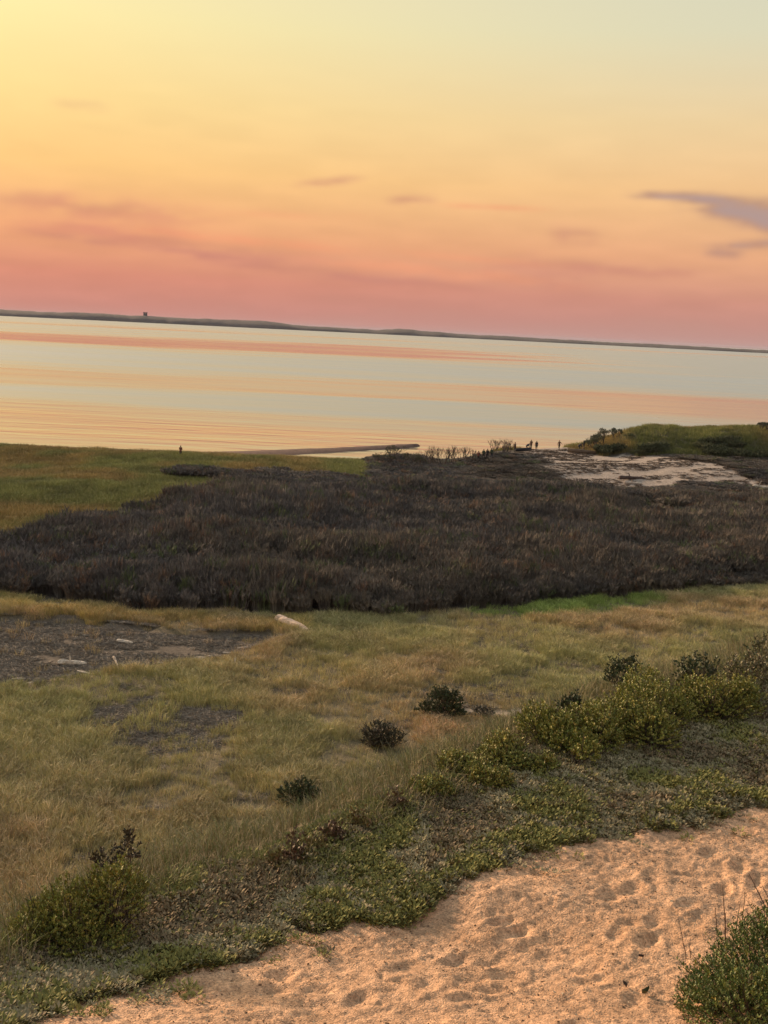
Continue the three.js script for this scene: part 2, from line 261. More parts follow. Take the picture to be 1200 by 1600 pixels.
// ------------------------------------------------------------------ sea: one sheet to the horizon, ruffled by the breeze in long patches
{
  const X0 = -4000, X1 = 4000, Z0 = -6400, Z1 = -150;
  // how choppy the surface is, by place (slicks lie between ruffled lanes)
  const lanes = [[150, 0.20], [215, 0.20], [250, 0.26], [275, 0.38], [330, 0.40], [360, 0.2], [450, 0.2], [530, 0.42], [800, 0.44], [960, 0.26], [1080, 0.10], [1420, 0.09], [1560, 0.3], [2300, 0.36], [2700, 0.2], [3200, 0.34], [4300, 0.38], [6400, 0.40]];
  const lane = curve(lanes);
  const size = 2048, d = new Uint8Array(size * size * 4);
  for (let j = 0; j < size; j++) for (let i = 0; i < size; i++) {
    const x = X0 + (i + 0.5) / size * (X1 - X0), z = Z0 + (j + 0.5) / size * (Z1 - Z0), r = -z;
    // lanes lie a little askew to the shore, and wander
    let q = r - x * 0.42 * smooth(150, 1100, r) + (fbm(x * 0.0016, r * 0.004, 4, 91) - 0.5) * r * 0.32 + (fbm(x * 0.012, r * 0.05, 3, 92) - 0.5) * r * 0.10;
    let v = lane(Math.max(150, q)) + (fbm(x * 0.006, r * 0.06, 4, 93) - 0.5) * 0.16 + (fbm(x * 0.0015, r * 0.012, 3, 94) - 0.5) * 0.16;
    v += (fbm(x * 0.003 + 7, r * 0.03 + x * 0.004, 4, 95) - 0.5) * 0.22 * smooth(250, 700, r);
    v = lerp(v, 0.36, smooth(20, 330, x + (fbm(x * 0.01, r * 0.02, 3, 96) - 0.5) * 300) * smooth(850, 1000, r) * smooth(2300, 1800, r));
    v = lerp(v, 0.15, 0.8 * smooth(0, 130, x) * smooth(300, 350, r) * smooth(560, 460, r));
    const o = (j * size + i) * 4, b = clamp(v, 0.08, 0.7) * 255; d[o] = d[o + 1] = d[o + 2] = b; d[o + 3] = 255;
  }
  const chop = new THREE.DataTexture(d, size, size, THREE.RGBAFormat); chop.magFilter = chop.minFilter = THREE.LinearFilter; chop.needsUpdate = true;
  const wave = noiseTexture(512, (u, v) => 0.7 * tileFbm(u, v * 3, 5, 3, 101) + 0.3 * tileFbm(u, v * 2, 24, 3, 107));
  wave.repeat.set((X1 - X0) / 230, (Z1 - Z0) / 120);
  const xs = axis([[-30000, -4000, 6500], [-4000, 4000, 400], [4000, 30000, 6500]]), zs = axis([[-30000, -6400, 6000], [-6400, -150, 250]]);
  const p = [], uv = [], idx = [], nx = xs.length;
  zs.forEach((z, j) => xs.forEach((x, i) => { p.push(x, 0, z); uv.push((x - X0) / (X1 - X0), (z - Z0) / (Z1 - Z0)); if (i < nx - 1 && j < zs.length - 1) { const a = j * nx + i; idx.push(a, a + nx, a + 1, a + 1, a + nx, a + nx + 1); } }));
  const g = new THREE.BufferGeometry(); g.setAttribute('position', new THREE.Float32BufferAttribute(p, 3)); g.setAttribute('uv', new THREE.Float32BufferAttribute(uv, 2)); g.setIndex(idx); g.computeVertexNormals();
  const m = new THREE.MeshPhysicalMaterial({ roughness: 1, roughnessMap: chop, bumpMap: wave, bumpScale: 0.3, metalness: 1 }); m.color.setRGB(0.5, 0.525, 0.53);
  structure(new THREE.Mesh(g, m), 'sea');
}

// ------------------------------------------------------------------ far shore: a long low spit of hills across the bay, with a small tower
const farTop = curve([[-60, 0.02], [-40, 0.10], [-30, 0.03], [-24, 0.08], [-18.64, 0.045], [-16.93, 0.02], [-14.59, 0.09], [-12.81, 0.06], [-12, 0.07], [-9.79, 0.06], [-6.71, 0.116], [-5.77, 0.10], [-4.9, 0.0], [-4.52, -0.025], [-2.32, -0.043], [-0.75, -0.055], [0.35, 0.075], [1.45, 0.015], [3.34, -0.049], [5.84, -0.052], [8.94, -0.086], [11.98, -0.088], [14.96, -0.09], [17.86, -0.1], [24, -0.11], [30, -0.15], [60, -0.16]]);
{
  const p = [], uv = [], c = [], idx = []; const nA = 900, rows = [[5880, -0.6], [5890, 0.12], [5930, 0.55], [6010, 0.9], [6100, 1], [6400, 0.7], [6900, -0.2]];
  for (let i = 0; i <= nA; i++) {
    const az = -58 + 118 * i / nA; const top = EYE + Math.tan(farTop(az) * RAD) * 6100 + 4 + (fbm(az * 2.2, 1, 4, 111) - 0.5) * 5.5;
    rows.forEach(([r, k], j) => { const w = r + (fbm(az * 0.8, j * 0.3, 3, 112) - 0.5) * 90; p.push(Math.sin(az * RAD) * w, top * k * (0.85 + 0.3 * fbm(az * 5, j * 1.7, 3, 113)) ** (k === 1 ? 0 : 1), -Math.cos(az * RAD) * w); uv.push(az * 3, j); const t = fbm(az * 6, j * 2.1, 3, 114); c.push(0.035 + 0.03 * t, 0.034 + 0.024 * t, 0.036 + 0.02 * t); });
    if (i < nA) for (let j = 0; j < rows.length - 1; j++) { const n = rows.length, a = i * n + j; idx.push(a, a + n, a + 1, a + 1, a + n, a + n + 1); }
  }
  const g = new THREE.BufferGeometry(); g.setAttribute('position', new THREE.Float32BufferAttribute(p, 3)); g.setAttribute('uv', new THREE.Float32BufferAttribute(uv, 2)); g.setAttribute('color', new THREE.Float32BufferAttribute(c, 3)); g.setIndex(idx); g.computeVertexNormals();
  structure(new THREE.Mesh(g, new THREE.MeshStandardMaterial({ vertexColors: true, roughness: 1 })), 'far_hills');
  const az = -12 * RAD, D = 6080, t = base('tower', Math.sin(az) * D, 26, -Math.cos(az) * D, 12 * RAD);
  const stone = new THREE.MeshStandardMaterial({ roughness: 0.9 }); stone.color.setRGB(0.07, 0.07, 0.08); const dark = new THREE.MeshStandardMaterial({ roughness: 0.9 }); dark.color.setRGB(0.045, 0.04, 0.042);
  const shaft = new THREE.BoxGeometry(13, 26, 13); shaft.translate(0, 9, 0); part('shaft', shaft, stone, t);
  for (const [a, b] of [[-1, -1], [1, -1], [-1, 1], [1, 1]]) { const q = new THREE.BoxGeometry(5, 27, 5); q.translate(a * 7.5, 9.5, b * 7.5); part('corner_pier', q, dark, t); }
  const cap = new THREE.BoxGeometry(22, 3.5, 22); cap.translate(0, 24.5, 0); part('roof_slab', cap, dark, t);
  tag(t, 'small square tower standing alone on the dark far shore', 'tower');
}

// ------------------------------------------------------------------ plants: building blocks
const matVC = (rough = 0.95) => new THREE.MeshStandardMaterial({ vertexColors: true, roughness: rough, side: THREE.DoubleSide });
const bladeMat = new THREE.MeshPhysicalMaterial({ vertexColors: true, roughness: 0.9, side: THREE.DoubleSide });
function tuft(seed, n, r, h, w, lean, cols) {               // a tuft of grass: curved blades, each its own tint
  const R = rng(seed), T = new Tris();
  for (let i = 0; i < n; i++) {
    const a = R() * 6.283, rr = Math.sqrt(R()) * r, x = Math.cos(a) * rr, z = Math.sin(a) * rr, H = h * (0.55 + 0.6 * R()), la = a + (R() - 0.5) * 2.2, L = lean * H * (0.4 + R());
    const dx = Math.cos(la) * L, dz = Math.sin(la) * L, ta = R() * 6.283, wx = Math.cos(ta) * w * 0.5, wz = Math.sin(ta) * w * 0.5;
    const c0 = cols[Math.floor(R() * cols.length)], k = 0.75 + 0.5 * R(), c = [c0[0] * k, c0[1] * k, c0[2] * k];
    const m = [x + dx * 0.35, H * 0.6, z + dz * 0.35], t = [x + dx, H * (1 - 0.25 * lean), z + dz];
    T.quad([x - wx, -0.05, z - wz], [x + wx, -0.05, z + wz], [m[0] + wx * 0.8, m[1], m[2] + wz * 0.8], [m[0] - wx * 0.8, m[1], m[2] - wz * 0.8], c);
    T.tri([m[0] - wx * 0.8, m[1], m[2] - wz * 0.8], [m[0] + wx * 0.8, m[1], m[2] + wz * 0.8], t, c);
  }
  return T.geo();
}
const M4 = new THREE.Matrix4(), QQ = new THREE.Quaternion(), EU = new THREE.Euler(), VP = new THREE.Vector3(), VS = new THREE.Vector3(), CC = new THREE.Color();
function scatter(name, label, category, geos, mat, spots) {  // spots: [x, y, z, turn, scaleXZ, scaleY, tint, tiltX, tiltZ]; one InstancedMesh per variant under one object
  const g = new THREE.Group(); g.name = name; tag(g, label, category, null, 'stuff'); scene.add(g);
  geos.forEach((geo, v) => {
    const mine = spots.filter((_, i) => i % geos.length === v); if (!mine.length) return;
    const im = new THREE.InstancedMesh(geo, mat, mine.length); im.name = category.replace(/ /g, '_') + '_mass'; im.userData.kind = 'stuff';
    mine.forEach((s, i) => { EU.set(s[7] || 0, s[3], s[8] || 0); QQ.setFromEuler(EU); M4.compose(VP.set(s[0], s[1], s[2]), QQ, VS.set(s[4], s[5], s[4])); im.setMatrixAt(i, M4); im.setColorAt(i, CC.setRGB(s[6][0], s[6][1], s[6][2])); });
    g.add(im);
  });
  return g;
}
const half = (z, m = 1.06) => Math.abs(z) * 0.36 * m + 1.5;    // half width of the country worth planting at a given distance

// ------------------------------------------------------------------ marsh grass
{
  const R = rng(2001), spots = [], wisp = [];
  const cols = [[0.42, 0.375, 0.215], [0.37, 0.35, 0.18], [0.50, 0.42, 0.28], [0.30, 0.295, 0.145]];
  const geos = [1, 2, 3, 4, 5].map(i => i < 5 ? tuft(300 + i, 26, 0.3, 0.5, 0.016, 0.45, cols) : tuft(309, 17, 0.32, 0.66, 0.016, 0.7, [[0.56, 0.46, 0.31], [0.38, 0.33, 0.2], [0.30, 0.24, 0.16]]));
  for (let i = 0; i < 150000; i++) {
    const z = -22 - Math.sqrt(R()) * 80, x = (R() * 2 - 1) * half(z); const zn = zone(x, z); const u = R();
    if (zn !== 'marsh' && zn !== 'slope' && !(zn === 'wrack' && u < 0.2) && !(zn === 'bare' && u < 0.15) && !(zn === 'mud' && u < 0.012)) continue;
    const bare = fbm(x * 0.22, z * 0.22, 4, 121), patch = fbm(x * 0.07, z * 0.1, 3, 122), fine = fbm(x * 0.5, z * 0.5, 3, 123);
    if (bare > 0.6 - 0.05 * smooth(-58, -44, z) && u < 0.8) continue; if (zn === 'slope' && (ridgeZ(x) - z) * 0.68 < 5) continue;
    let t = mix3([0.95, 1.0, 0.78], [1.14, 1.0, 0.92], smooth(0.35, 0.65, patch));
    const near = smooth(-62, -46, z); t = mix3(t, [1.04, 0.95, 0.92], near * 0.6);
    const red = smooth(1, 0.3, Math.hypot((x - 5) / 9, (z + 58.5) / 3.2)); t = mix3(t, [1.22, 0.98, 0.98], red * 0.7);
    if (z < thicketFront(x) + 4 && x < -5) t = mix3(t, [1.08, 0.94, 0.55], 0.6 * smooth(0.35, 0.6, fine + 0.1));      // rusty fringe by the thicket
    if (x > 4 && x < 30) t = mix3(t, [0.68, 1.1, 0.42], 0.85 * smooth(1, 0.55, Math.hypot((x - 15.5) / 11, (z - thicketFront(x) - 1) / 3.6) + (fine - 0.5) * 1.2));       // fresh green corner
    const clump = fbm(x * 1.6, z * 1.6, 2, 124), k = 0.62 + 0.5 * fine + 0.55 * (clump - 0.25); const s = (0.75 + 0.5 * R()) * (bare > 0.55 ? 0.75 : 1);
    spots.push([x, height(x, z), z, R() * 6.283, s, s * (0.7 + 0.5 * fine), [t[0] * k, t[1] * k, t[2] * k], (R() - 0.5) * 0.3, (R() - 0.5) * 0.3]);
  }
  scatter('marsh_grass', 'yellow green marsh grass covering the flat below the bluff', 'marsh grass', geos, bladeMat, spots);
  console.log('marsh', spots.length);
}
// ------------------------------------------------------------------ dune grass
{
  const R = rng(2101), spots = [];
  const cols = [[0.24, 0.225, 0.09], [0.19, 0.20, 0.075], [0.30, 0.26, 0.12]];
  const geos = [1, 2, 3].map(i => tuft(340 + i, 22, 0.5, 0.6, 0.03, 0.5, cols));
  for (let i = 0; i < 110000; i++) {
    const z = -92 - R() * 140, x = (R() * 2 - 1) * half(z, 1.12); if (zone(x, z) !== 'dune') continue;
    const d = onDune(x, z), fine = fbm(x * 0.3, z * 0.3, 3, 131), patch = fbm(x * 0.08, z * 0.06, 3, 132); const k = 0.5 + 0.75 * fine + 0.4 * (fbm(x * 0.9, z * 0.5, 2, 133) - 0.3);
    let t = mix3([0.9, 1.0, 0.8], [1.3, 1.05, 0.95], smooth(0.4, 0.65, patch)); if (d === 2) t = [t[0] * 0.6, t[1] * 0.66, t[2] * 0.62];
    const s = 0.8 + 0.5 * R(); spots.push([x, height(x, z), z, R() * 6.283, s, s * (0.6 + 0.8 * fine), [t[0] * k, t[1] * k, t[2] * k], 0, 0]);
  }
  scatter('dune_grass', 'green beach grass covering the low dunes before the sea', 'dune grass', geos, bladeMat, spots);
  console.log('dune', spots.length);
}
// ------------------------------------------------------------------ thicket of bare brown shrubs
function thicketShrub(seed) {
  const R = rng(seed), T = new Tris(); const cols = [[0.075, 0.066, 0.062], [0.06, 0.053, 0.05], [0.095, 0.085, 0.076], [0.06, 0.058, 0.048]];
  for (let i = 0; i < 26; i++) {                              // upright stems that fan out, each with twigs
    const a = R() * 6.283, o = 0.45 * Math.sqrt(R()), L = 0.75 + 0.35 * R(), out = (0.1 + 0.8 * R()) * 0.75; const c0 = cols[Math.floor(R() * 4)];
    const b = [Math.cos(a) * o, -0.1, Math.sin(a) * o], m = [Math.cos(a) * (o + out * 0.45), L * 0.55, Math.sin(a) * (o + out * 0.45)], t = [Math.cos(a) * (o + out), L * (1.05 - out * 0.38), Math.sin(a) * (o + out)];
    T.tube(b, m, 0.018, 0.012, 3, c0); T.tube(m, t, 0.012, 0.004, 3, c0);
    for (let k = 0; k < 14; k++) {
      const f = 0.15 + 0.85 * R(), q = [lerp(m[0], t[0], f), lerp(m[1], t[1], f), lerp(m[2], t[2], f)], ta = R() * 6.283, l = 0.14 + 0.2 * R(), e = [q[0] + Math.cos(ta) * l * 0.7, q[1] + l * (0.4 + 0.7 * R()), q[2] + Math.sin(ta) * l * 0.7]; const w = 0.012 + 0.014 * R(); const c = cols[Math.floor(R() * 4)];
      T.tri([q[0] - w, q[1], q[2]], [q[0] + w, q[1], q[2] + w], e, c); T.tri([q[0], q[1], q[2] - w], [q[0] + w, q[1] + 0.02, q[2] + w], [e[0] + 0.07 * (R() - 0.5), e[1] - 0.06, e[2] + 0.1 * (R() - 0.5)], c);
    }
  }
  return T.geo();
}
{
  const R = rng(2201), spots = [], geos = [1, 2, 3, 4, 5, 6].map(i => thicketShrub(400 + i));
  for (let i = 0; i < 54000; i++) {
    const z = -78 - R() * 132, x = (R() * 2 - 1) * half(z, 1.12), zn = zone(x, z); if (zn === 'dune' && onDune(x, z) === 2 && fbm(x * 0.16 + 3, z * 0.16, 3, 145) > 0.5) { const s = 0.7 + 0.6 * R(), k = 0.8 + 0.6 * R(); spots.push([x, height(x, z), z, R() * 6.283, s * 1.2, s * 1.1, [k * 0.95, k * 1.2, k * 0.7], 0, 0]); continue; } if (zn !== 'thicket' || z < -190) continue;
    const big = fbm(x * 0.12, z * 0.12, 3, 141), fine = fbm(x * 0.4, z * 0.4, 3, 142), hue = fbm(x * 0.05, z * 0.07, 3, 143);
    if (fine < 0.3) continue;
    const fin = smooth(0, 6, thicketFront(x) - z), fade = 0.6 + 0.4 * fin; if (R() > 0.45 + 0.55 * smooth(0, 4, thicketFront(x) - z)) continue; const far = 1 - 0.55 * smooth(-135, -168, z);
    const tipsy = (1 - 0.4 * smooth(-132, -145, z) * smooth(2, -6, x)) -  0.6 * smooth(-150, -172, z) * smooth(4, 10, x); if (x > 10 && x < 27 && z < -176 && R() < 0.75) continue;
    const H = tipsy * (0.75 + 2.6 * big) * (0.8 + 0.4 * R()) * fade * far, k = 1.15 + 0.9 * fbm(x * 0.1 + 30, z * 0.16, 4, 144) + 0.25 * R();
    let t = mix3([0.92, 0.93, 1.0], [1.08, 1.04, 1.0], smooth(0.4, 0.62, hue)); const od = R(); if (od < 0.06) t = [1.0, 1.35, 0.7]; else if (od < 0.16) t = [t[0] * 1.6, t[1] * 1.55, t[2] * 1.5]; else if (od < 0.24) t = [1.45, 1.05, 0.85];
    spots.push([x, height(x, z), z, R() * 6.283, (1.0 + 0.6 * R()) * (0.62 + 0.38 * fin), H, [t[0] * k, t[1] * k, t[2] * k], (R() - 0.5) * 0.2, (R() - 0.5) * 0.2]);
  }
  scatter('shrub_thicket', 'wide thicket of bare dark brown shrubs filling the hollow', 'thicket', geos, matVC(), spots);
  console.log('thicket', spots.length);
}
// ------------------------------------------------------------------ low ground cover along the crest of the bluff
function sprig(seed, n, r, h, leaf, cols) {
  const R = rng(seed), T = new Tris();
  for (let i = 0; i < n; i++) {
    const a = R() * 6.283, e = Math.acos(R()) * 0.95, x = Math.cos(a) * Math.sin(e) * r * (0.5 + 0.5 * R()), z = Math.sin(a) * Math.sin(e) * r * (0.5 + 0.5 * R()), y = Math.cos(e) * h * (0.35 + 0.65 * R());
    const la = a + (R() - 0.5) * 1.6, up = R() * 0.9 + 0.1, L = leaf * (0.7 + 0.6 * R()), W = L * (0.22 + 0.12 * R()); const d = [Math.cos(la) * L, up * L, Math.sin(la) * L], s = [-Math.sin(la) * W, (R() - 0.5) * W, Math.cos(la) * W];
    const c0 = cols[Math.floor(R() * cols.length)], k = 0.8 + 0.4 * R(), c = [c0[0] * k, c0[1] * k, c0[2] * k];
    T.tri([x, y, z], [x + d[0] * 0.5 + s[0], y + d[1] * 0.5 + s[1], z + d[2] * 0.5 + s[2]], [x + d[0], y + d[1], z + d[2]], c);
    T.tri([x, y, z], [x + d[0], y + d[1], z + d[2]], [x + d[0] * 0.5 - s[0], y + d[1] * 0.5 - s[1], z + d[2] * 0.5 - s[2]], c);
  }
  return T.geo();
}
{
  const grey = [[0.30, 0.255, 0.15], [0.36, 0.31, 0.195], [0.23, 0.205, 0.105]], green = [[0.22, 0.205, 0.055], [0.28, 0.24, 0.07], [0.165, 0.165, 0.045]], brown = [[0.20, 0.145, 0.085], [0.26, 0.19, 0.11], [0.16, 0.13, 0.07]];
  const mk = (cols, s) => [1, 2, 3].map(i => sprig(500 + s * 10 + i, 44, 0.07, 0.075, 0.027, cols));
  const sets = [[], [], []], R = rng(2301), grass = [];
  for (let i = 0; i < 130000; i++) {
    const x = -6 + R() * 17, z = ridgeZ(x) - 1.6 + R() * (sandZ0(x) - ridgeZ(x) + 2.6); const e = sandZ(x) - z; if (e < -0.04 - 0.10 * R() && !(e > -0.75 && R() < 0.09 * smooth(0.45, 0.65, fbm(x * 3, z * 3, 3, 154)) * (1 + e))) continue;
    const back = (z - ridgeZ(x)); if (back < -0.9 + R()) continue;
    const p = fbm(x * 0.9, z * 0.9, 4, 151), q = fbm(x * 2.4 + 5, z * 2.4, 3, 152); const u = R();
    if (q > 0.62 && u < 0.6) continue;
    if (R() > 0.9) continue;
    const edgeGreen = smooth(0.9, 0.15, e) * 0.35; const k = p + edgeGreen * (q > 0.45 ? 1 : 0);
    const set = k > 0.6 ? 1 : (p < 0.40 && e > 0.5) || back < 0.9 * R() ? 2 : 0; const s = 0.65 + 0.8 * R(), v = 0.8 + 0.4 * q;
    sets[u < 0.3 ? Math.floor(R() * 3) : set].push([x, height(x, z) + 0.0 + 0.05 * (p - 0.4), z, R() * 6.283, s, s * (0.7 + 0.9 * q), [v, v, v], (R() - 0.5) * 0.5, (R() - 0.5) * 0.5]);
  }
  const mat = matVC(0.85);
  scatter('sage_ground_cover', 'grey green low plants carpeting the bluff edge beside the sand', 'ground cover', mk(grey, 0), mat, sets[0]);
  scatter('green_ground_cover', 'fresh green low plants creeping over the edge of the sand', 'ground cover', mk(green, 1), mat, sets[1]);
  scatter('brown_ground_cover', 'dry brown low plants mixed along the bluff crest', 'ground cover', mk(brown, 2), mat, sets[2]);
  console.log('cover', sets.map(s => s.length));
  // thin grass standing along the crest
  const cols = [[0.20, 0.19, 0.075], [0.27, 0.22, 0.12], [0.15, 0.17, 0.06], [0.38, 0.31, 0.2]], geos = [1, 2, 3, 4].map(i => tuft(560 + i, 11, 0.09, 0.3, 0.006, 0.6, cols));
  for (let i = 0; i < 6000; i++) {
    const x = -7 + R() * 19, z = ridgeZ(x) - 4.5 + R() * 5.4; if (z > sandZ(x) - 0.5) continue; const d = z - ridgeZ(x), q = fbm(x * 1.2, z * 1.2, 3, 153); if (d > 0.1 && (q < 0.5 || R() < 0.55 * smooth(0, 1.5, d) + 0.2)) continue; if (d > 1.6 && R() < 0.75) continue;
    const s = 0.7 + 0.7 * R(); grass.push([x, height(x, z), z, R() * 6.283, s, s * (0.6 + 0.7 * q), [1, 1, 1], (R() - 0.5) * 0.4, (R() - 0.5) * 0.4]);
  }
  scatter('crest_grass', 'thin straw coloured grass along the crest of the bluff', 'beach grass', geos, bladeMat, grass);
}
// ------------------------------------------------------------------ dry bits strewn on the sand; straw on the mud and in the marsh
{
  const R = rng(2401), bits = [], T1 = new Tris(), T2 = new Tris(), T3 = new Tris();
  T1.tube([-0.02, 0.003, 0], [0.025, 0.006, 0.004], 0.0022, 0.0014, 3, [0.12, 0.075, 0.045]);
  T2.quad([-0.016, 0.002, -0.006], [0.004, 0.012, -0.01], [0.02, 0.004, 0.004], [-0.002, 0.0, 0.010], [0.16, 0.10, 0.06]);
  T3.quad([-0.014, 0.002, -0.005], [0.006, 0.007, -0.008], [0.016, 0.003, 0.004], [-0.002, 0.001, 0.008], [0.48, 0.38, 0.26]);
  for (let i = 0; i < 16000; i++) {
    const x = -4 + R() * 11, z = sandZ0(x) + 5.2 * Math.pow(R(), 1.25); if (z > -7.4 || z < sandZ(x)) continue; const d = fbm(x * 1.4, z * 1.4, 3, 161); if (R() > smooth(0.3, 0.62, d) + 0.2) continue;
    const s = 0.45 + 0.7 * R() * R() + (R() < 0.03 ? 0.6 : 0); bits.push([x, height(x, z) + 0.036 + sandMicro(x, z), z, R() * 6.283, s, s, [1, 1, 1], (R() - 0.5) * 0.7, (R() - 0.5) * 0.7]);
  }
  scatter('sand_litter', 'tiny dry plant scraps strewn over the sand path', 'plant litter', [T1.geo(), T2.geo(), T3.geo()], matVC(), bits);
  const straw = []; const S = [[0.26, 0.22, 0.18], [0.17, 0.145, 0.12], [0.34, 0.29, 0.24]].map(c => { const T = new Tris(), r = rng(c[0] * 1000); for (let i = 0; i < 9; i++) { const a = r() * 6.283, x = (r() - 0.5) * 0.5, z = (r() - 0.5) * 0.3, l = 0.12 + 0.22 * r(), k = 0.6 + 0.6 * r(); T.tube([x, 0.01 + 0.03 * r(), z], [x + Math.cos(a) * l, 0.02 + 0.05 * r(), z + Math.sin(a) * l * 0.5], 0.012, 0.007, 3, [c[0] * k, c[1] * k, c[2] * k]); } return T.geo(); });
  for (let i = 0; i < 80000; i++) {
    const z = -40 - R() * 44, x = -34 + R() * 50, zn = zone(x, z); const f = fbm(x * 0.35, z * 0.9, 4, 162);
    if (zn === 'mud' ? f < 0.33 || R() < 0.15 : zn === 'wrack' ? R() < 0.2 : !(zn === 'marsh' && f > 0.66 && R() < 0.5)) continue;
    const s = 0.7 + R(); straw.push([x, height(x, z), z, R() * 6.283, s, s, [1, 1, 1], 0, 0]);
  }
  for (let i = 0; i < 5000; i++) { const x = 23 + R() * 36, z = -205 + R() * 44; if (!inBeach(x, z)) continue; const f = fbm(x * 0.18 + z * 0.05, z * 0.5 + x * 0.12, 4, 163); if (f < 0.5) continue; const s = 1.2 + 1.6 * R(); straw.push([x, height(x, z), z, R() * 6.283, s, s, [0.42, 0.36, 0.34], 0, 0]); }
  scatter('wrack_straw', 'grey dead reed straw washed over the mud, marsh and beach', 'wrack', S, matVC(), straw);
}

// ------------------------------------------------------------------ shrubs standing on their own
// lobes: [x, y, z, rx, ry, rz] ellipsoids in metres that make up the crown
function shrub(name, label, category, pos, opt, group) {
  const R = rng(opt.seed), F = new Tris(), B = new Tris(), g = base(name, pos[0], pos[1], pos[2], opt.turn || 0);
  const tips = opt.tips, total = opt.lobes.reduce((s, l) => s + l[3] * l[4] + l[4] * l[5] + l[3] * l[5], 0);
  for (const l of opt.lobes) {
    const n = Math.round(tips * (l[3] * l[4] + l[4] * l[5] + l[3] * l[5]) / total);
    for (let i = 0; i < n; i++) {
      const a = R() * 6.283, cy = -0.35 + 1.35 * R(), sy = Math.sqrt(Math.max(0, 1 - cy * cy)), rr = (0.62 + 0.42 * R()) * (1 + 0.22 * (fbm(Math.cos(a) * 1.6 + l[0] * 3 + 9, cy * 1.6 + Math.sin(a) * 1.6, 3, opt.seed) - 0.5) * 2);
      const x = l[0] + Math.cos(a) * sy * l[3] * rr, y = Math.max(0.02, l[1] + cy * l[4] * rr), z = l[2] + Math.sin(a) * sy * l[5] * rr;
      const out = new THREE.Vector3(Math.cos(a) * sy, cy + 0.5, Math.sin(a) * sy).normalize();
      const c0 = opt.cols[Math.floor(R() * R() * opt.cols.length)], kk = 0.75 + 0.5 * R();
      const tl = opt.twig * (0.7 + 0.6 * R());
      for (let k = 0; k < opt.leaves; k++) {                     // leaves set round the twig's end
        const f = R(), la = R() * 6.283, q = new THREE.Vector3(Math.cos(la), 0.3 + 0.6 * R(), Math.sin(la)).add(out.clone().multiplyScalar(0.6)).normalize();
        const L = opt.leaf * (0.65 + 0.7 * R()), W = L * opt.wide; const o = [x + out.x * tl * (f - 0.5), y + out.y * tl * (f - 0.5), z + out.z * tl * (f - 0.5)];
        const s = new THREE.Vector3(R() - 0.5, R() - 0.5, R() - 0.5).cross(q).normalize().multiplyScalar(W), c = [c0[0] * kk * (0.85 + 0.3 * R()), c0[1] * kk * (0.85 + 0.3 * R()), c0[2] * kk];
        const m = [o[0] + q.x * L * 0.5, o[1] + q.y * L * 0.5, o[2] + q.z * L * 0.5], t = [o[0] + q.x * L, o[1] + q.y * L, o[2] + q.z * L];
        F.tri(o, [m[0] + s.x, m[1] + s.y, m[2] + s.z], t, c); F.tri(o, t, [m[0] - s.x, m[1] - s.y, m[2] - s.z], c);
      }
      if (R() < opt.stick) { const r = opt.branch; const b0 = [l[0] * 0.7 + (R() - 0.5) * 0.1, -0.05, l[2] * 0.7 + (R() - 0.5) * 0.1], m = [lerp(b0[0], x, 0.55), y * 0.45, lerp(b0[2], z, 0.55)]; B.tube(b0, m, r, r * 0.7, 4, opt.bark); const ex = R() < 0.35 ? 1.5 : 0.5; B.tube(m, [x + out.x * tl * ex, y + out.y * tl * ex, z + out.z * tl * ex], r * 0.7, r * 0.25, 4, opt.bark); }
    }
  }
  part('foliage', F.geo(), opt.mat || leafMat, g); if (B.p.length) part('branches', B.geo(), barkMat, g);
  return tag(g, label, category, group);
}
const leafMat = new THREE.MeshPhysicalMaterial({ vertexColors: true, roughness: 0.6, side: THREE.DoubleSide });
const barkMat = matVC(0.95);
const bark = [0.07, 0.05, 0.038];
const olive = [[0.20, 0.205, 0.042], [0.27, 0.255, 0.055], [0.14, 0.155, 0.038], [0.38, 0.32, 0.08]], deep = [[0.045, 0.062, 0.022], [0.06, 0.075, 0.028], [0.075, 0.08, 0.035], [0.09, 0.075, 0.045]], mixedG = [[0.11, 0.145, 0.034], [0.14, 0.18, 0.042], [0.085, 0.12, 0.032], [0.26, 0.24, 0.04], [0.18, 0.14, 0.07]];
const gy = (x, z) => height(x, z);
// rounded bush at the left end of the bluff
shrub('bayberry_bush', 'rounded dense green bush at the low end of the bluff', 'bush', [-2.62, gy(-2.62, -9.9), -9.9], { seed: 11, tips: 1700, leaves: 16, leaf: 0.027, wide: 0.24, twig: 0.09, stick: 0.12, branch: 0.008, bark, cols: olive, turn: 0, lobes: [[-0.38, 0.14, 0.14, 0.26, 0.26, 0.28], [-0.1, 0.24, 0, 0.36, 0.34, 0.34], [0.26, 0.38, -0.14, 0.3, 0.36, 0.3], [0.06, 0.1, 0.16, 0.46, 0.22, 0.28]] });
shrub('dark_sprig', 'dark reddish upright sprig rising behind the rounded bush', 'sprig', [-2.32, gy(-2.32, -10.3), -10.3], { seed: 12, tips: 70, leaves: 12, leaf: 0.034, wide: 0.26, twig: 0.08, stick: 0.4, branch: 0.006, bark, cols: [[0.05, 0.04, 0.025], [0.06, 0.05, 0.028], [0.085, 0.05, 0.03]], lobes: [[0.06, 0.78, 0, 0.09, 0.2, 0.09], [-0.16, 0.66, 0.02, 0.16, 0.14, 0.1]] });
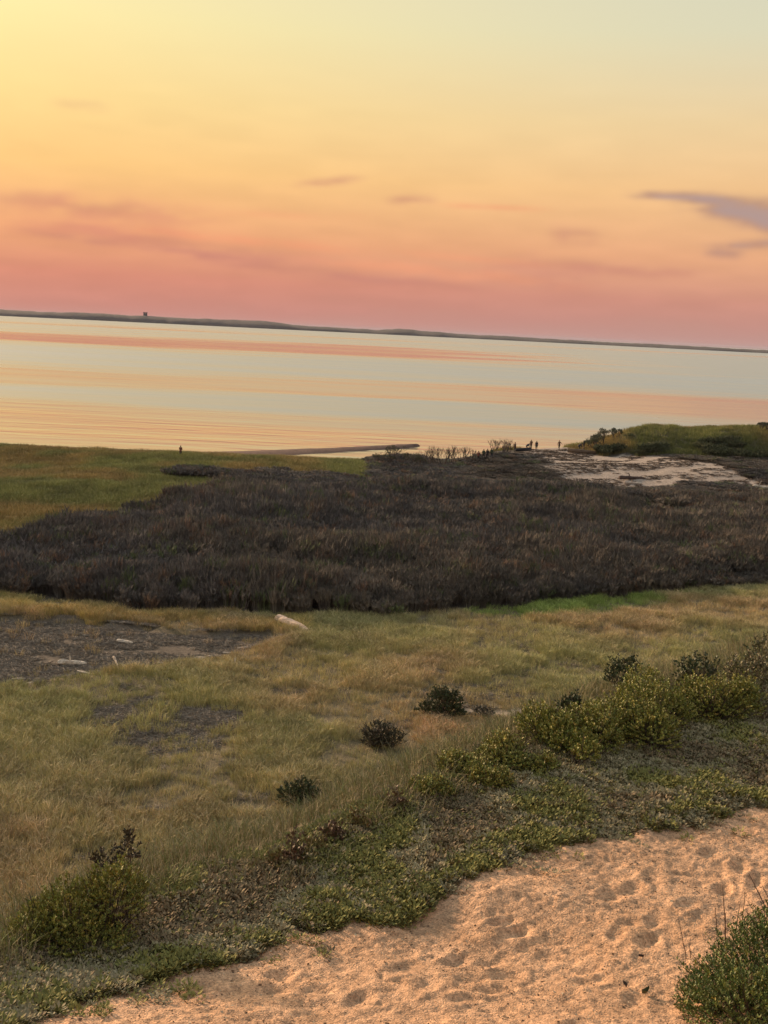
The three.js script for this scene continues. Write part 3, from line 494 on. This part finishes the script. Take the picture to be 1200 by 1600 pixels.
// bushes out on the marsh
shrub('marsh_bush', 'low dark bush alone in the open marsh grass', 'bush', [-2.9, gy(-2.9, -48.4), -48.4], { seed: 13, tips: 330, leaves: 12, leaf: 0.10, wide: 0.26, twig: 0.24, stick: 0.2, branch: 0.02, bark, cols: deep, lobes: [[-0.5, 0.4, 0, 0.75, 0.55, 0.65], [0.5, 0.35, 0.1, 0.85, 0.5, 0.65], [-0.1, 0.75, -0.1, 0.5, 0.5, 0.5]] });
shrub('marsh_bush', 'dark twiggy bush in the reddish marsh grass, the middle one of three', 'bush', [0.45, gy(0.45, -56), -56], { seed: 14, tips: 330, leaves: 11, leaf: 0.10, wide: 0.26, twig: 0.26, stick: 0.35, branch: 0.02, bark, cols: [[0.05, 0.05, 0.03], [0.06, 0.055, 0.035], [0.075, 0.06, 0.04]], lobes: [[-0.2, 0.55, 0, 0.85, 0.75, 0.8], [0.55, 0.5, 0.1, 0.6, 0.5, 0.5], [-0.5, 0.35, 0.1, 0.5, 0.4, 0.5]] });
shrub('marsh_bush', 'tall dark green bush beside the pale bare patch in the marsh', 'bush', [3.75, gy(3.75, -61.2), -61.2], { seed: 15, tips: 430, leaves: 12, leaf: 0.11, wide: 0.27, twig: 0.28, stick: 0.3, branch: 0.022, bark, cols: deep, lobes: [[0, 0.8, 0, 0.9, 0.85, 0.8], [-0.8, 0.45, 0.1, 0.7, 0.4, 0.6], [0.6, 1.0, 0, 0.55, 0.7, 0.5], [-0.25, 1.35, 0, 0.35, 0.45, 0.35], [0.3, 0.4, 0.2, 1, 0.4, 0.6]] });
shrub('marsh_bush', 'small round dark bush close beside the tall marsh bush', 'bush', [6.0, gy(6, -61.4), -61.4], { seed: 16, tips: 130, leaves: 10, leaf: 0.09, wide: 0.27, twig: 0.22, stick: 0.3, branch: 0.018, bark, cols: [[0.07, 0.065, 0.05], [0.085, 0.075, 0.06]], lobes: [[0, 0.35, 0, 0.6, 0.42, 0.5]] });
// the row of shrubs along the crest of the bluff
const row = [
  [0.85, -13.85, 0.22, 0.2, 'lowest bright green shrub at the foot of the crest row'], [1.32, -14.25, 0.34, 0.29, 'second green shrub up the crest row, yellowish leaf tips'], [1.95, -14.85, 0.44, 0.38, 'third green shrub up the crest row, broad and low'],
  [2.55, -15.4, 0.54, 0.5, 'fourth green shrub up the crest row, dense olive leaves'], [3.2, -15.95, 0.58, 0.6, 'fifth green shrub up the crest row, tall olive dome'], [3.92, -16.55, 0.64, 0.66, 'sixth green shrub up the crest row, widest and darkest'], [4.7, -17.2, 0.66, 0.66, 'seventh green shrub up the crest row, high rounded crown'], [5.38, -17.75, 0.48, 0.56, 'topmost green shrub of the crest row beside dry grass'],
];
row.forEach(([x, z, r, h, label], i) => {
  const R = rng(700 + i * 7), lobes = []; for (let k = 0; k < 7; k++) { const q = 0.3 + 0.35 * R(); lobes.push([(R() - 0.5) * r * 2.3, h * (0.12 + 0.42 * R()), (R() - 0.5) * r * 1.5, r * q, h * q * 1.15, r * q]); }
  shrub('crest_shrub', label, 'shrub', [x, gy(x, z), z], { seed: 720 + i, tips: Math.round(650 + 1200 * r), leaves: 13, leaf: 0.033, wide: 0.3, twig: 0.1, stick: 0.12, branch: 0.009, bark, cols: i < 3 ? [[0.25, 0.24, 0.06], [0.19, 0.20, 0.05], [0.36, 0.31, 0.085], [0.15, 0.165, 0.045]] : olive, turn: R() * 6, lobes }, 'shrubs along the bluff crest');
});
// looser plants higher on the crest
[[4.2, -19.0, 0.3, 0.55, deep, 'sparse dark shrub with tufted twigs behind the crest row'], [5.45, -19.0, 0.36, 0.5, deep, 'dark green shrub behind the top of the crest row'], [3.0, -16.95, 0.2, 0.4, deep, 'little dark shrub at the back of the crest row'], [6.45, -19.3, 0.45, 0.5, [[0.17, 0.15, 0.08], [0.12, 0.12, 0.05], [0.14, 0.10, 0.06]], 'straggly tan and green shrub at the top of the bluff'], [7.1, -20.1, 0.5, 0.6, [[0.15, 0.14, 0.07], [0.10, 0.11, 0.045]], 'straggly shrub with long stems on the highest crest'], [6.1, -18.3, 0.36, 0.4, [[0.13, 0.13, 0.06], [0.18, 0.15, 0.09]], 'dry tan shrub next to the topmost green shrub']].forEach(([x, z, r, h, cols, label], i) => {
  shrub('loose_shrub', label, 'shrub', [x, gy(x, z), z], { seed: 760 + i, tips: 110, leaves: 10, leaf: 0.05, wide: 0.26, twig: 0.16, stick: 0.5, branch: 0.008, bark: [0.11, 0.085, 0.06], cols, lobes: [[0, h * 0.5, 0, r, h * 0.6, r * 0.8], [r * 0.5, h * 0.8, 0, r * 0.4, h * 0.4, r * 0.4], [-r * 0.5, h * 0.7, 0, r * 0.4, h * 0.35, r * 0.4]] });
});
[[-0.82, -11.75, 0.36], [-0.98, -11.55, 0.22], [-0.4, -12.3, 0.26], [-0.1, -12.65, 0.3], [0.3, -13.2, 0.28], [-0.62, -12.0, 0.24]].forEach(([x, z, h], i) => {
  shrub('seaside_goldenrod', ['tall rusty brown weed standing on the bluff crest', 'short ochre weed beside the tall rusty weed', 'brown leafy weed on the crest above dry grass', 'reddish brown weed clump near the crest row', 'brown weed at the foot of the crest row', 'low ochre weed between two brown weeds'][i], 'weed', [x, gy(x, z), z], { seed: 780 + i, tips: 34, leaves: 10, leaf: 0.045, wide: 0.26, twig: 0.1, stick: 0.6, branch: 0.005, bark: [0.12, 0.07, 0.04], cols: i % 2 ? [[0.17, 0.14, 0.05], [0.13, 0.09, 0.045]] : [[0.10, 0.06, 0.035], [0.14, 0.085, 0.045], [0.09, 0.085, 0.03]], lobes: [[0, h * 0.5, 0, 0.1, h * 0.55, 0.1], [0.06, h * 0.3, 0.03, 0.12, h * 0.35, 0.1]] });
});
// the bush that leans into the path
shrub('path_bush', 'bright green leafy bush growing over the near side of the sand', 'bush', [3.7, gy(3.7, -9.35), -9.35], { seed: 17, tips: 4200, leaves: 15, leaf: 0.028, wide: 0.22, twig: 0.1, stick: 0.12, branch: 0.007, bark, cols: mixedG, lobes: [[-0.45, 0.12, 0.05, 0.42, 0.3, 0.45], [-0.1, 0.22, -0.3, 0.5, 0.36, 0.45], [0.3, 0.3, -0.45, 0.5, 0.42, 0.5], [0.1, 0.25, 0.3, 0.6, 0.4, 0.5], [0.6, 0.35, -0.1, 0.5, 0.45, 0.6], [-0.5, 0.25, 0.6, 0.45, 0.4, 0.5], [0.1, 0.45, 0.75, 0.6, 0.5, 0.5], [-0.75, 0.1, 0.35, 0.25, 0.22, 0.4]] });
// bare stems by the path
function stems(name, label, x, z, list, col, group) {
  const g = base(name, x, gy(x, z), z), m = new THREE.MeshStandardMaterial({ roughness: 0.9 }); m.color.setRGB(...col);
  for (const [bx, bz, dx, dz, h, r] of list) {
    const T = new Tris(); let p = [bx, -0.05, bz]; const n = 5, R = rng(Math.round((bx + h) * 997)); for (let k = 1; k <= n; k++) { const f = k / n, q = [bx + dx * f + (R() - 0.5) * 0.012, h * f, bz + dz * f * f]; T.tube(p, q, r * (1.1 - 0.7 * (k - 1) / n), r * (1.1 - 0.7 * f), 5); if (k > 1 && R() < 0.7) T.tube(q, [q[0] + (R() - 0.5) * 0.06, q[1] + 0.03, q[2] + (R() - 0.5) * 0.05], r * 0.45, r * 0.2, 3); p = q; }
    part('stem', T.geo(), m, g);
  }
  return tag(g, label, 'stem', group);
}
stems('dry_stalk', 'two long bare brown stalks leaning over the sand at the path side', 4.18, -11.1, [[0.02, 0, -0.24, -0.15, 0.42, 0.008], [0.08, 0.02, -0.17, -0.1, 0.33, 0.007]], [0.08, 0.05, 0.035]);
stems('dry_stalk', 'single thin dark stalk rising at the corner of the path bush', 3.08, -10.15, [[0, 0, -0.12, -0.05, 0.44, 0.0045], [0.03, 0, -0.02, 0, 0.2, 0.004]], [0.10, 0.06, 0.045]);
stems('dry_stalk', 'cluster of short reddish stalks behind the path bush', 3.5, -10.35, [[0, 0, -0.07, -0.05, 0.62, 0.007], [-0.07, 0.03, -0.08, 0, 0.46, 0.006], [0.06, 0, 0.03, 0, 0.5, 0.006], [0.14, -0.02, 0, 0, 0.62, 0.0055], [0.22, 0, 0.03, 0, 0.48, 0.0055], [-0.03, 0.05, -0.02, 0, 0.42, 0.0055]], [0.12, 0.065, 0.045]);
// dead leaves on the sand
[[2.53, -9.46, 0.055, [0.07, 0.075, 0.03], 'curled dark green leaf lying on the sand'], [2.37, -9.58, 0.042, [0.08, 0.05, 0.035], 'small brown curled leaf on the sand near the green one'], [2.63, -10.11, 0.032, [0.05, 0.032, 0.03], 'flat dark leaf scrap lying in the middle of the sand']].forEach(([x, z, s, c, label], i) => {
  const T = new Tris(), n = 6; const w = t => Math.sin(Math.PI * Math.min(1, t * 0.95 + 0.04)) * s * 0.42; const P = (t, k) => { const f = t - 0.5; return [f * s * 1.6, 0.012 + s * 0.9 * Math.abs(k) * 0.7 + s * 0.9 * f * f + s * 0.25 * t, k * w(t) + 0.15 * s * Math.sin(t * 4)]; };
  for (let a = 0; a < n; a++) for (const k of [-1, 0]) T.quad(P(a / n, k), P((a + 1) / n, k), P((a + 1) / n, k + 1), P(a / n, k + 1));
  const m = new THREE.MeshStandardMaterial({ roughness: 0.7, side: THREE.DoubleSide }); m.color.setRGB(...c); const o = new THREE.Mesh(T.geo(), m); o.name = numbered('fallen_leaf'); o.position.set(x, gy(x, z) + 0.035 + sandMicro(x, z), z); o.rotation.y = i * 1.3 + 0.5; scene.add(o); tag(o, label, 'leaf');
});

// ------------------------------------------------------------------ driftwood and flotsam
function log(label, a, b, r, col, seed, snag = 1) {
  const R = rng(seed), ax = (a[0] + b[0]) / 2, az = (a[1] + b[1]) / 2, L = Math.hypot(b[0] - a[0], b[1] - a[1]), g = base('driftwood_log', ax, gy(ax, az), az, -Math.atan2(b[1] - a[1], b[0] - a[0]));
  const T = new Tris(), n = 10, m = 8, ring = []; for (let i = 0; i <= n; i++) { const f = i / n, rr = r * (1.05 - 0.45 * f) * (i === 0 || i === n ? 0.72 : 1), cy = r * 0.75 + Math.sin(f * 3 + seed) * r * 0.2, cz = Math.sin(f * 4 + seed) * r * 0.5; ring.push(Array.from({ length: m }, (_, k) => { const t = k / m * 6.283, q = rr * (0.85 + 0.3 * R()); return [(f - 0.5) * L, cy + Math.sin(t) * q, cz + Math.cos(t) * q]; })); }
  for (let i = 0; i < n; i++) for (let k = 0; k < m; k++) T.quad(ring[i][k], ring[i][(k + 1) % m], ring[i + 1][(k + 1) % m], ring[i + 1][k]);
  for (const e of [0, n]) { const c = ring[e].reduce((s, p) => [s[0] + p[0] / m, s[1] + p[1] / m, s[2] + p[2] / m], [0, 0, 0]); for (let k = 0; k < m; k++) T.tri(c, ring[e][k], ring[e][(k + 1) % m]); }
  const mt = new THREE.MeshStandardMaterial({ roughness: 0.9, map: grain }); mt.color.setRGB(col[0] * 1.9, col[1] * 1.9, col[2] * 1.9); part('trunk', T.geo(), mt, g);
  for (let s = 0; s < snag; s++) { const B = new Tris(), f = (s + 0.6) / (snag + 0.4) - 0.5; B.tube([f * L, r, 0], [f * L + (R() - 0.5) * L * 0.2, r * 2.6 + R() * r, (R() - 0.5) * r * 3], r * 0.35, r * 0.15, 5); part('branch_stub', B.geo(), mt, g); }
  return tag(g, label, 'driftwood');
}
log('pale thick driftwood log at the point where mud meets thicket', [-7.1, -80.1], [-5.0, -77.2], 0.36, [0.55, 0.45, 0.39], 1, 0);
log('short white driftwood piece beside a dark plank on the mud', [-19.6, -68.5], [-17.9, -68.7], 0.2, [0.62, 0.56, 0.5], 2, 1);
log('small white driftwood stick far out on the mud', [-17.2, -73.8], [-16.1, -73.5], 0.15, [0.6, 0.55, 0.5], 3, 0);
log('thin grey driftwood pole slanting on the mud', [-16.7, -70.5], [-15.9, -68.6], 0.09, [0.32, 0.28, 0.25], 4, 1);
log('long pale driftwood stick by the marsh grass edge', [-11.8, -70.6], [-9.2, -71.6], 0.09, [0.4, 0.35, 0.31], 5, 1);
log('curved bleached log lying on the thicket near the water', [-1.3, -178.8], [2.9, -174.6], 0.24, [0.42, 0.37, 0.33], 6, 0);
log('dark driftwood trunk lying across the beach below the people', [31.4, -200.0], [37.2, -199], 0.42, [0.14, 0.10, 0.075], 7, 1);
log('dark driftwood heap piece lying low on the pale sand', [35, -172.2], [39.2, -173.6], 0.3, [0.08, 0.055, 0.05], 8, 1);
log('pale broken log in front of the dark heap on the sand', [35.4, -170.0], [38, -169.8], 0.26, [0.5, 0.44, 0.4], 9, 1);
log('bleached forked log at the far end of the sand', [53.6, -167.2], [56.8, -166.8], 0.34, [0.5, 0.46, 0.42], 10, 2);
[[-20.6, -63.4, 0.9], [-19.9, -64.2, 1.4], [-20.9, -65, 0.8], [-12.6, -70.2, 0.7], [-11.2, -71.2, 0.9], [-10.6, -71.7, 0.6], [-9.6, -72.6, 0.9], [-13.5, -69.7, 0.6], [-8.9, -74, 0.8], [-17.6, -67, 1.1], [-5.2, -54.4, 0.7], [4.4, -66.5, 0.8]].forEach(([x, z, l], i) => {
  const R = rng(860 + i), T = new Tris(); T.tube([-l / 2, 0.05, 0], [0, 0.09, 0.04], 0.05, 0.06, 6); T.tube([0, 0.09, 0.04], [l / 2, 0.06, -0.05], 0.06, 0.03, 6); const mt = new THREE.MeshStandardMaterial({ roughness: 0.9 }); const k = 0.4 + 0.25 * R(); mt.color.setRGB(k, k * 0.88, k * 0.78);
  const o = new THREE.Mesh(T.geo(), mt); o.name = numbered('driftwood_stick'); o.position.set(x, gy(x, z), z); o.rotation.y = (R() - 0.5) * 1.2; scene.add(o); tag(o, 'bleached stick of driftwood lying on the mud and marsh edge', 'driftwood', 'bleached sticks along the mud edge');
});
{ const T = new THREE.BoxGeometry(1.7, 0.07, 0.24); const m = new THREE.MeshStandardMaterial({ roughness: 0.9, map: grain }); m.color.setRGB(0.07, 0.055, 0.045); const o = new THREE.Mesh(T, m); o.name = 'plank'; o.position.set(-20.1, gy(-20.1, -68.2) + 0.05, -68.2); o.rotation.y = 0.15; scene.add(o); tag(o, 'dark wet plank lying on the mud beside white driftwood', 'plank'); }
{ const T = new Tris(); T.tube([0, -0.1, 0], [0.03, 0.55, 0], 0.075, 0.05, 6); T.tube([0.02, 0.4, 0], [0.1, 0.6, 0.05], 0.04, 0.02, 5); const m = new THREE.MeshStandardMaterial({ roughness: 0.9 }); m.color.setRGB(0.6, 0.55, 0.48); const o = new THREE.Mesh(T.geo(), m); o.name = 'stake'; o.position.set(-8.74, gy(-8.74, -68.6), -68.6); scene.add(o); tag(o, 'short pale stake standing in grass at the mud edge', 'stake'); }

// ------------------------------------------------------------------ bare shrubs on the skyline by the water
function bareShrub(label, x, z, h, spread, seed, leafy, group) {
  const R = rng(seed), T = new Tris(), F = new Tris(), g = base('bare_shrub', x, gy(x, z), z), c = [0.055, 0.043, 0.038];
  const grow = (p, d, l, r, n) => { const q = [p[0] + d.x * l, p[1] + d.y * l, p[2] + d.z * l]; T.tube(p, q, r, r * 0.65, 3, c); if (!n) { for (let k = 0; k < leafy; k++) { const a = [q[0] + (R() - 0.5) * 0.3, q[1] + (R() - 0.5) * 0.3, q[2] + (R() - 0.5) * 0.3]; F.tri(a, [a[0] + 0.1, a[1] + 0.05 * R(), a[2] + 0.05], [a[0] + 0.04, a[1] + 0.12, a[2]], [0.06, 0.065, 0.03]); } return; } const m = 2 + (R() < 0.5 ? 1 : 0); for (let k = 0; k < m; k++) { const e = d.clone().add(new THREE.Vector3((R() - 0.5) * 1.3, (R() - 0.3) * 0.8, (R() - 0.5) * 1.3)).normalize(); grow(q, e, l * (0.6 + 0.25 * R()), r * 0.65, n - 1); } };
  for (let i = 0; i < 7; i++) { const a = R() * 6.283, s = spread * (0.2 + 0.8 * R()); grow([Math.cos(a) * 0.25 * spread, -0.1, Math.sin(a) * 0.25 * spread], new THREE.Vector3(Math.cos(a) * s, 1, Math.sin(a) * s).normalize(), h * 0.36, 0.055, 3); }
  part('branches', T.geo(), barkMat, g); if (leafy) part('leaves', F.geo(), leafMat, g);
  return tag(g, label, 'shrub', group);
}
[[-0.4, -176, 1.5, 0.9, 3], [1.3, -176.5, 2.3, 0.7, 3], [3.6, -177.5, 1.6, 0.9, 2], [5.0, -178.6, 1.2, 0.9, 2], [6.6, -180.4, 2.0, 0.6, 0], [7.8, -181, 2.3, 0.6, 0], [9.0, -181.5, 2.2, 0.6, 0], [10.4, -183, 2.1, 0.6, 0], [12.0, -184, 1.9, 0.6, 0], [13.2, -184.8, 1.6, 0.7, 0], [17.6, -188.5, 1.9, 0.5, 0], [19.6, -191, 1.8, 0.6, 0], [20.6, -193, 1.4, 0.7, 0]].forEach(([x, z, h, s, lf], i) => bareShrub(lf ? 'dark spreading shrub on the skyline before the tidal pool' : 'leafless thin stemmed shrub on the skyline by the beach', x, z, h * 1.5, s, 820 + i, lf, lf ? 'dark skyline shrubs' : 'bare skyline shrubs'));
[[37.2, -204, 2.4, 0.8, 5], [38.6, -204.5, 3.0, 0.8, 6], [40.2, -205, 2.3, 0.8, 6], [36.2, -203, 2.0, 0.9, 6]].forEach(([x, z, h, s, lf], i) => bareShrub('leafy bush at the beach end of the high dune', x, z, h, s, 840 + i, lf, 'bushes at the dune end'));
[[66, -203, 1.8], [69, -202, 1.7], [73, -205, 1.9]].forEach(([x, z, h], i) => bareShrub('round dark bush on top of the high dune', x, z, h, 0.9, 856 + i, 9, 'bushes on the high dune'));

// ------------------------------------------------------------------ people by the water: each body is one surface grown round its bones
function person(label, x, z, turn, pose, shirt, legs, hairCol, seed) {
  const R = rng(seed), V = (a, b, c) => [a, b, c];
  // joints in metres, facing +z
  const P = { hip: V(0, 0.93, 0), chest: V(0, 1.32, 0), neck: V(0, 1.5, 0), head: V(0, 1.62, 0.02), sl: V(-0.18, 1.42, 0), sr: V(0.18, 1.42, 0), el: V(-0.24, 1.14, -0.02), er: V(0.24, 1.14, -0.02), wl: V(-0.25, 0.89, 0.06), wr: V(0.25, 0.89, 0.06), hl: V(-0.095, 0.9, 0), hr: V(0.095, 0.9, 0), kl: V(-0.1, 0.49, 0.02), kr: V(0.1, 0.49, 0.02), al: V(-0.105, 0.08, -0.03), ar: V(0.105, 0.08, -0.03), tl: V(-0.12, 0.035, 0.13), tr: V(0.12, 0.035, 0.13) };
  Object.assign(P, pose);
  const bones = [['hip', 'chest', 0.155, 0.165], ['chest', 'neck', 0.15, 0.06], ['neck', 'head', 0.055, 0.06], ['sl', 'sr', 0.075, 0.075], ['sl', 'el', 0.062, 0.045], ['sr', 'er', 0.062, 0.045], ['el', 'wl', 0.045, 0.03], ['er', 'wr', 0.045, 0.03], ['hl', 'hr', 0.11, 0.11], ['hl', 'kl', 0.095, 0.062], ['hr', 'kr', 0.095, 0.062], ['kl', 'al', 0.06, 0.042], ['kr', 'ar', 0.06, 0.042], ['al', 'tl', 0.045, 0.035], ['ar', 'tr', 0.045, 0.035]];
  const cap = (p, a, b, ra, rb) => { const dx = b[0] - a[0], dy = b[1] - a[1], dz = b[2] - a[2], l = dx * dx + dy * dy + dz * dz || 1e-6, t = clamp(((p[0] - a[0]) * dx + (p[1] - a[1]) * dy + (p[2] - a[2]) * dz) / l); return Math.hypot(p[0] - a[0] - dx * t, p[1] - a[1] - dy * t, p[2] - a[2] - dz * t) - lerp(ra, rb, t); };
  const N = 72, S = 0.95, cy = 0.87, mc = new MarchingCubes(N, new THREE.MeshBasicMaterial(), false, false, 60000); mc.isolation = 0;
  for (let k = 0; k < N; k++) for (let j = 0; j < N; j++) for (let i = 0; i < N; i++) {
    const p = [(i - N / 2) / (N / 2) * S, (j - N / 2) / (N / 2) * S + cy, (k - N / 2) / (N / 2) * S]; let d = 9;
    for (const [a, b, ra, rb] of bones) { const e = cap(p, P[a], P[b], ra, rb), h = clamp(0.5 + 0.5 * (d - e) / 0.03); d = lerp(d, e, h) - 0.03 * h * (1 - h); }
    const hd = P.head, e = (Math.hypot((p[0] - hd[0]) / 0.078, (p[1] - hd[1]) / 0.115, (p[2] - hd[2]) / 0.098) - 1) * 0.085; d = Math.min(d, e);
    mc.field[k * N * N + j * N + i] = -d;
  }
  mc.update();
  const n = mc.count, pos = new Float32Array(n * 3), col = new Float32Array(n * 3), skin = [0.36, 0.22, 0.15];
  for (let i = 0; i < n; i++) { const q = [mc.positionArray[3 * i] * S, mc.positionArray[3 * i + 1] * S + cy, mc.positionArray[3 * i + 2] * S]; pos.set(q, 3 * i); const dh = Math.hypot(q[0] - P.head[0], q[1] - P.head[1], q[2] - P.head[2]), dw = Math.min(cap(q, P.wl, P.wl, 0, 0), cap(q, P.wr, P.wr, 0, 0)); const up = Math.min(cap(q, P.hip, P.chest, 0.15, 0.17), cap(q, P.sl, P.el, 0.05, 0.05), cap(q, P.sr, P.er, 0.05, 0.05), cap(q, P.el, P.wl, 0.04, 0.03), cap(q, P.er, P.wr, 0.04, 0.03), cap(q, P.sl, P.sr, 0.08, 0.08)), lo = Math.min(cap(q, P.hl, P.kl, 0.1, 0.06), cap(q, P.hr, P.kr, 0.1, 0.06), cap(q, P.kl, P.al, 0.06, 0.04), cap(q, P.kr, P.ar, 0.06, 0.04)); col.set(dh < 0.13 || dw < 0.05 ? skin : up < lo ? shirt : legs, 3 * i); }
  const body = new THREE.BufferGeometry(); body.setAttribute('position', new THREE.BufferAttribute(pos, 3)); body.setAttribute('color', new THREE.BufferAttribute(col, 3)); body.computeVertexNormals();
  // hands: palm and five bent fingers
  const hands = []; for (const [w, e, s] of [[P.wl, P.el, -1], [P.wr, P.er, 1]]) { const d = new THREE.Vector3(w[0] - e[0], w[1] - e[1], w[2] - e[2]).normalize(), side = new THREE.Vector3(0, 0, 1).cross(d).length() > 0.2 ? new THREE.Vector3(0, 0, 1) : new THREE.Vector3(1, 0, 0); const T = new Tris(); const at = (f, o, u = 0) => [w[0] + d.x * f + side.x * o - s * u, w[1] + d.y * f + side.y * o, w[2] + d.z * f + side.z * o]; T.tube(at(-0.02, 0), at(0.09, 0), 0.03, 0.036, 6, skin); [[-0.03, 0.06], [-0.01, 0.075], [0.01, 0.08], [0.03, 0.07]].forEach(([o, l]) => { T.tube(at(0.085, o), at(0.085 + l * 0.55, o, 0.004), 0.0095, 0.009, 5, skin); T.tube(at(0.085 + l * 0.55, o, 0.004), at(0.085 + l, o, 0.02), 0.009, 0.007, 5, skin); }); T.tube(at(0.02, 0.03), at(0.06, 0.06, 0.01), 0.011, 0.01, 5, skin); T.tube(at(0.06, 0.06, 0.01), at(0.095, 0.064, 0.02), 0.01, 0.008, 5, skin); const g = T.geo(); g.deleteAttribute('uv'); hands.push(g); }
  const face = new Tris(); face.tube([P.head[0], P.head[1] + 0.01, P.head[2] + 0.085], [P.head[0], P.head[1] - 0.022, P.head[2] + 0.112], 0.008, 0.014, 5, skin); for (const s of [-1, 1]) face.tube([P.head[0] + s * 0.07, P.head[1] - 0.03, P.head[2]], [P.head[0] + s * 0.078, P.head[1] + 0.03, P.head[2] - 0.01], 0.014, 0.018, 5, skin); const fg = face.geo(); fg.deleteAttribute('uv');
  const g = base('person', x, gy(x, z), z, turn); part('body', mergeGeometries([body, ...hands, fg]), matVC(0.9), g);
  const hg = new THREE.SphereGeometry(1, 16, 12, 0, Math.PI * 2, 0, Math.PI * 0.58); hg.scale(0.088, 0.124, 0.107); hg.rotateX(-0.35); hg.translate(P.head[0], P.head[1] + 0.008, P.head[2] - 0.012); const hm = new THREE.MeshStandardMaterial({ roughness: 0.8 }); hm.color.setRGB(...hairCol); part('hair', hg, hm, g);
  return tag(g, label, 'person');
}
const armsIn = { el: [-0.25, 1.15, 0.0], er: [0.25, 1.15, 0.0], wl: [-0.1, 1.12, 0.2], wr: [0.1, 1.16, 0.2] };
const stride = { al: [-0.1, 0.1, -0.26], tl: [-0.12, 0.04, -0.1], kl: [-0.1, 0.5, -0.04], ar: [0.1, 0.08, 0.2], tr: [0.12, 0.04, 0.36], kr: [0.1, 0.5, 0.16], wl: [-0.24, 0.92, 0.2], wr: [0.24, 0.9, -0.14] };
const bend = { hip: [0, 0.88, -0.12], chest: [0, 1.14, 0.16], neck: [0, 1.24, 0.32], head: [0, 1.27, 0.45], sl: [-0.18, 1.2, 0.24], sr: [0.18, 1.2, 0.24], el: [-0.22, 0.93, 0.3], er: [0.22, 0.93, 0.3], wl: [-0.14, 0.7, 0.36], wr: [0.14, 0.7, 0.36], hl: [-0.095, 0.86, -0.12], hr: [0.095, 0.86, -0.12] };
const reach = { er: [0.42, 1.26, 0.06], wr: [0.6, 1.12, 0.14], el: [-0.27, 1.16, 0.05] };
const dk = [0.03, 0.028, 0.032], nv = [0.03, 0.035, 0.06], rd = [0.16, 0.06, 0.045], tn = [0.2, 0.14, 0.09], gn = [0.045, 0.06, 0.035], hb = [0.03, 0.02, 0.015];
person('lone person in a reddish jacket standing on the low dune crest', -31.3, -174, 2.9, armsIn, rd, dk, hb, 1);
person('person in a rust coloured top at the edge of the beach group', 14.6, -182.8, 2.6, armsIn, rd, dk, hb, 2);
person('person in a green top standing in the beach group', 15.5, -184, 3.4, {}, gn, dk, hb, 3);
person('person in dark clothes standing close behind the green top', 16.05, -183.4, 2.8, armsIn, dk, dk, hb, 4);
person('person in a dark green coat standing at the end of the beach group', 16.75, -183.6, 3.0, {}, gn, nv, hb, 5);
person('person in a tan top standing alone between bare shrubs', 19.1, -188.4, 3.2, armsIn, tn, dk, hb, 6);
person('person in a brown top standing above the dark thicket edge', 21.6, -194.5, 2.2, {}, [0.1, 0.06, 0.04], dk, hb, 7);
person('person bending forward beside the standing pair on the beach', 24.2, -198.8, 1.2, bend, nv, dk, hb, 8);
person('person with brown top, taller of the standing pair on the beach', 25.3, -202.4, 2.7, armsIn, [0.11, 0.065, 0.045], dk, hb, 9);
person('person in black beside the brown top on the beach', 26.0, -200.4, 3.3, {}, dk, dk, hb, 10);
person('person walking along the open sand with an arm out', 30.4, -203.4, -0.6, { ...stride, ...reach }, [0.1, 0.055, 0.04], dk, hb, 11);
person('person in dark navy stooping by the bush at the dune end', 34.0, -203.4, 1.3, bend, nv, nv, hb, 12);
person('person in black standing against the dune end bush', 34.8, -203.8, 1.8, armsIn, dk, dk, hb, 13);
{ // low dark dinghy drawn up among the people
  const g = base('dinghy', 22.9, gy(22.9, -196) + 0.02, -196, 0.25), T = new Tris(), hullM = new THREE.MeshStandardMaterial({ roughness: 0.6, side: THREE.DoubleSide }); hullM.color.setRGB(0.035, 0.04, 0.055);
  const prof = f => ({ w: 0.62 * Math.pow(Math.sin(Math.PI * Math.min(0.98, 0.28 + f * 0.72)), 0.7), k: 0.05 + 0.25 * f * f, s: 0.55 + 0.28 * f * f }); const n = 12, P = (f, k) => { const q = prof(f), t = k * Math.PI / 2; return [(f - 0.4) * 3, lerp(q.k, q.s, 1 - Math.cos(t)), Math.sin(t) * q.w]; };
  for (let i = 0; i < n; i++) for (let k = -4; k < 4; k++) T.quad(P(i / n, k / 4), P((i + 1) / n, k / 4), P((i + 1) / n, (k + 1) / 4), P(i / n, (k + 1) / 4));
  for (let k = -4; k < 4; k++) T.tri(P(0, k / 4), P(0, (k + 1) / 4), [-1.2, 0.55, 0]); part('hull', T.geo(), hullM, g);
  for (const f of [0.3, 0.6]) { const q = prof(f), b = new THREE.BoxGeometry(0.24, 0.03, q.w * 1.85); b.translate((f - 0.4) * 3, 0.45, 0); part('thwart', b, hullM, g); }
  tag(g, 'low dark boat shape lying on the sand beside the people', 'boat');
}
scene.traverse(o => { if (o.isMesh) { o.castShadow = true; o.receiveShadow = true; } });
renderer.render(scene, camera);
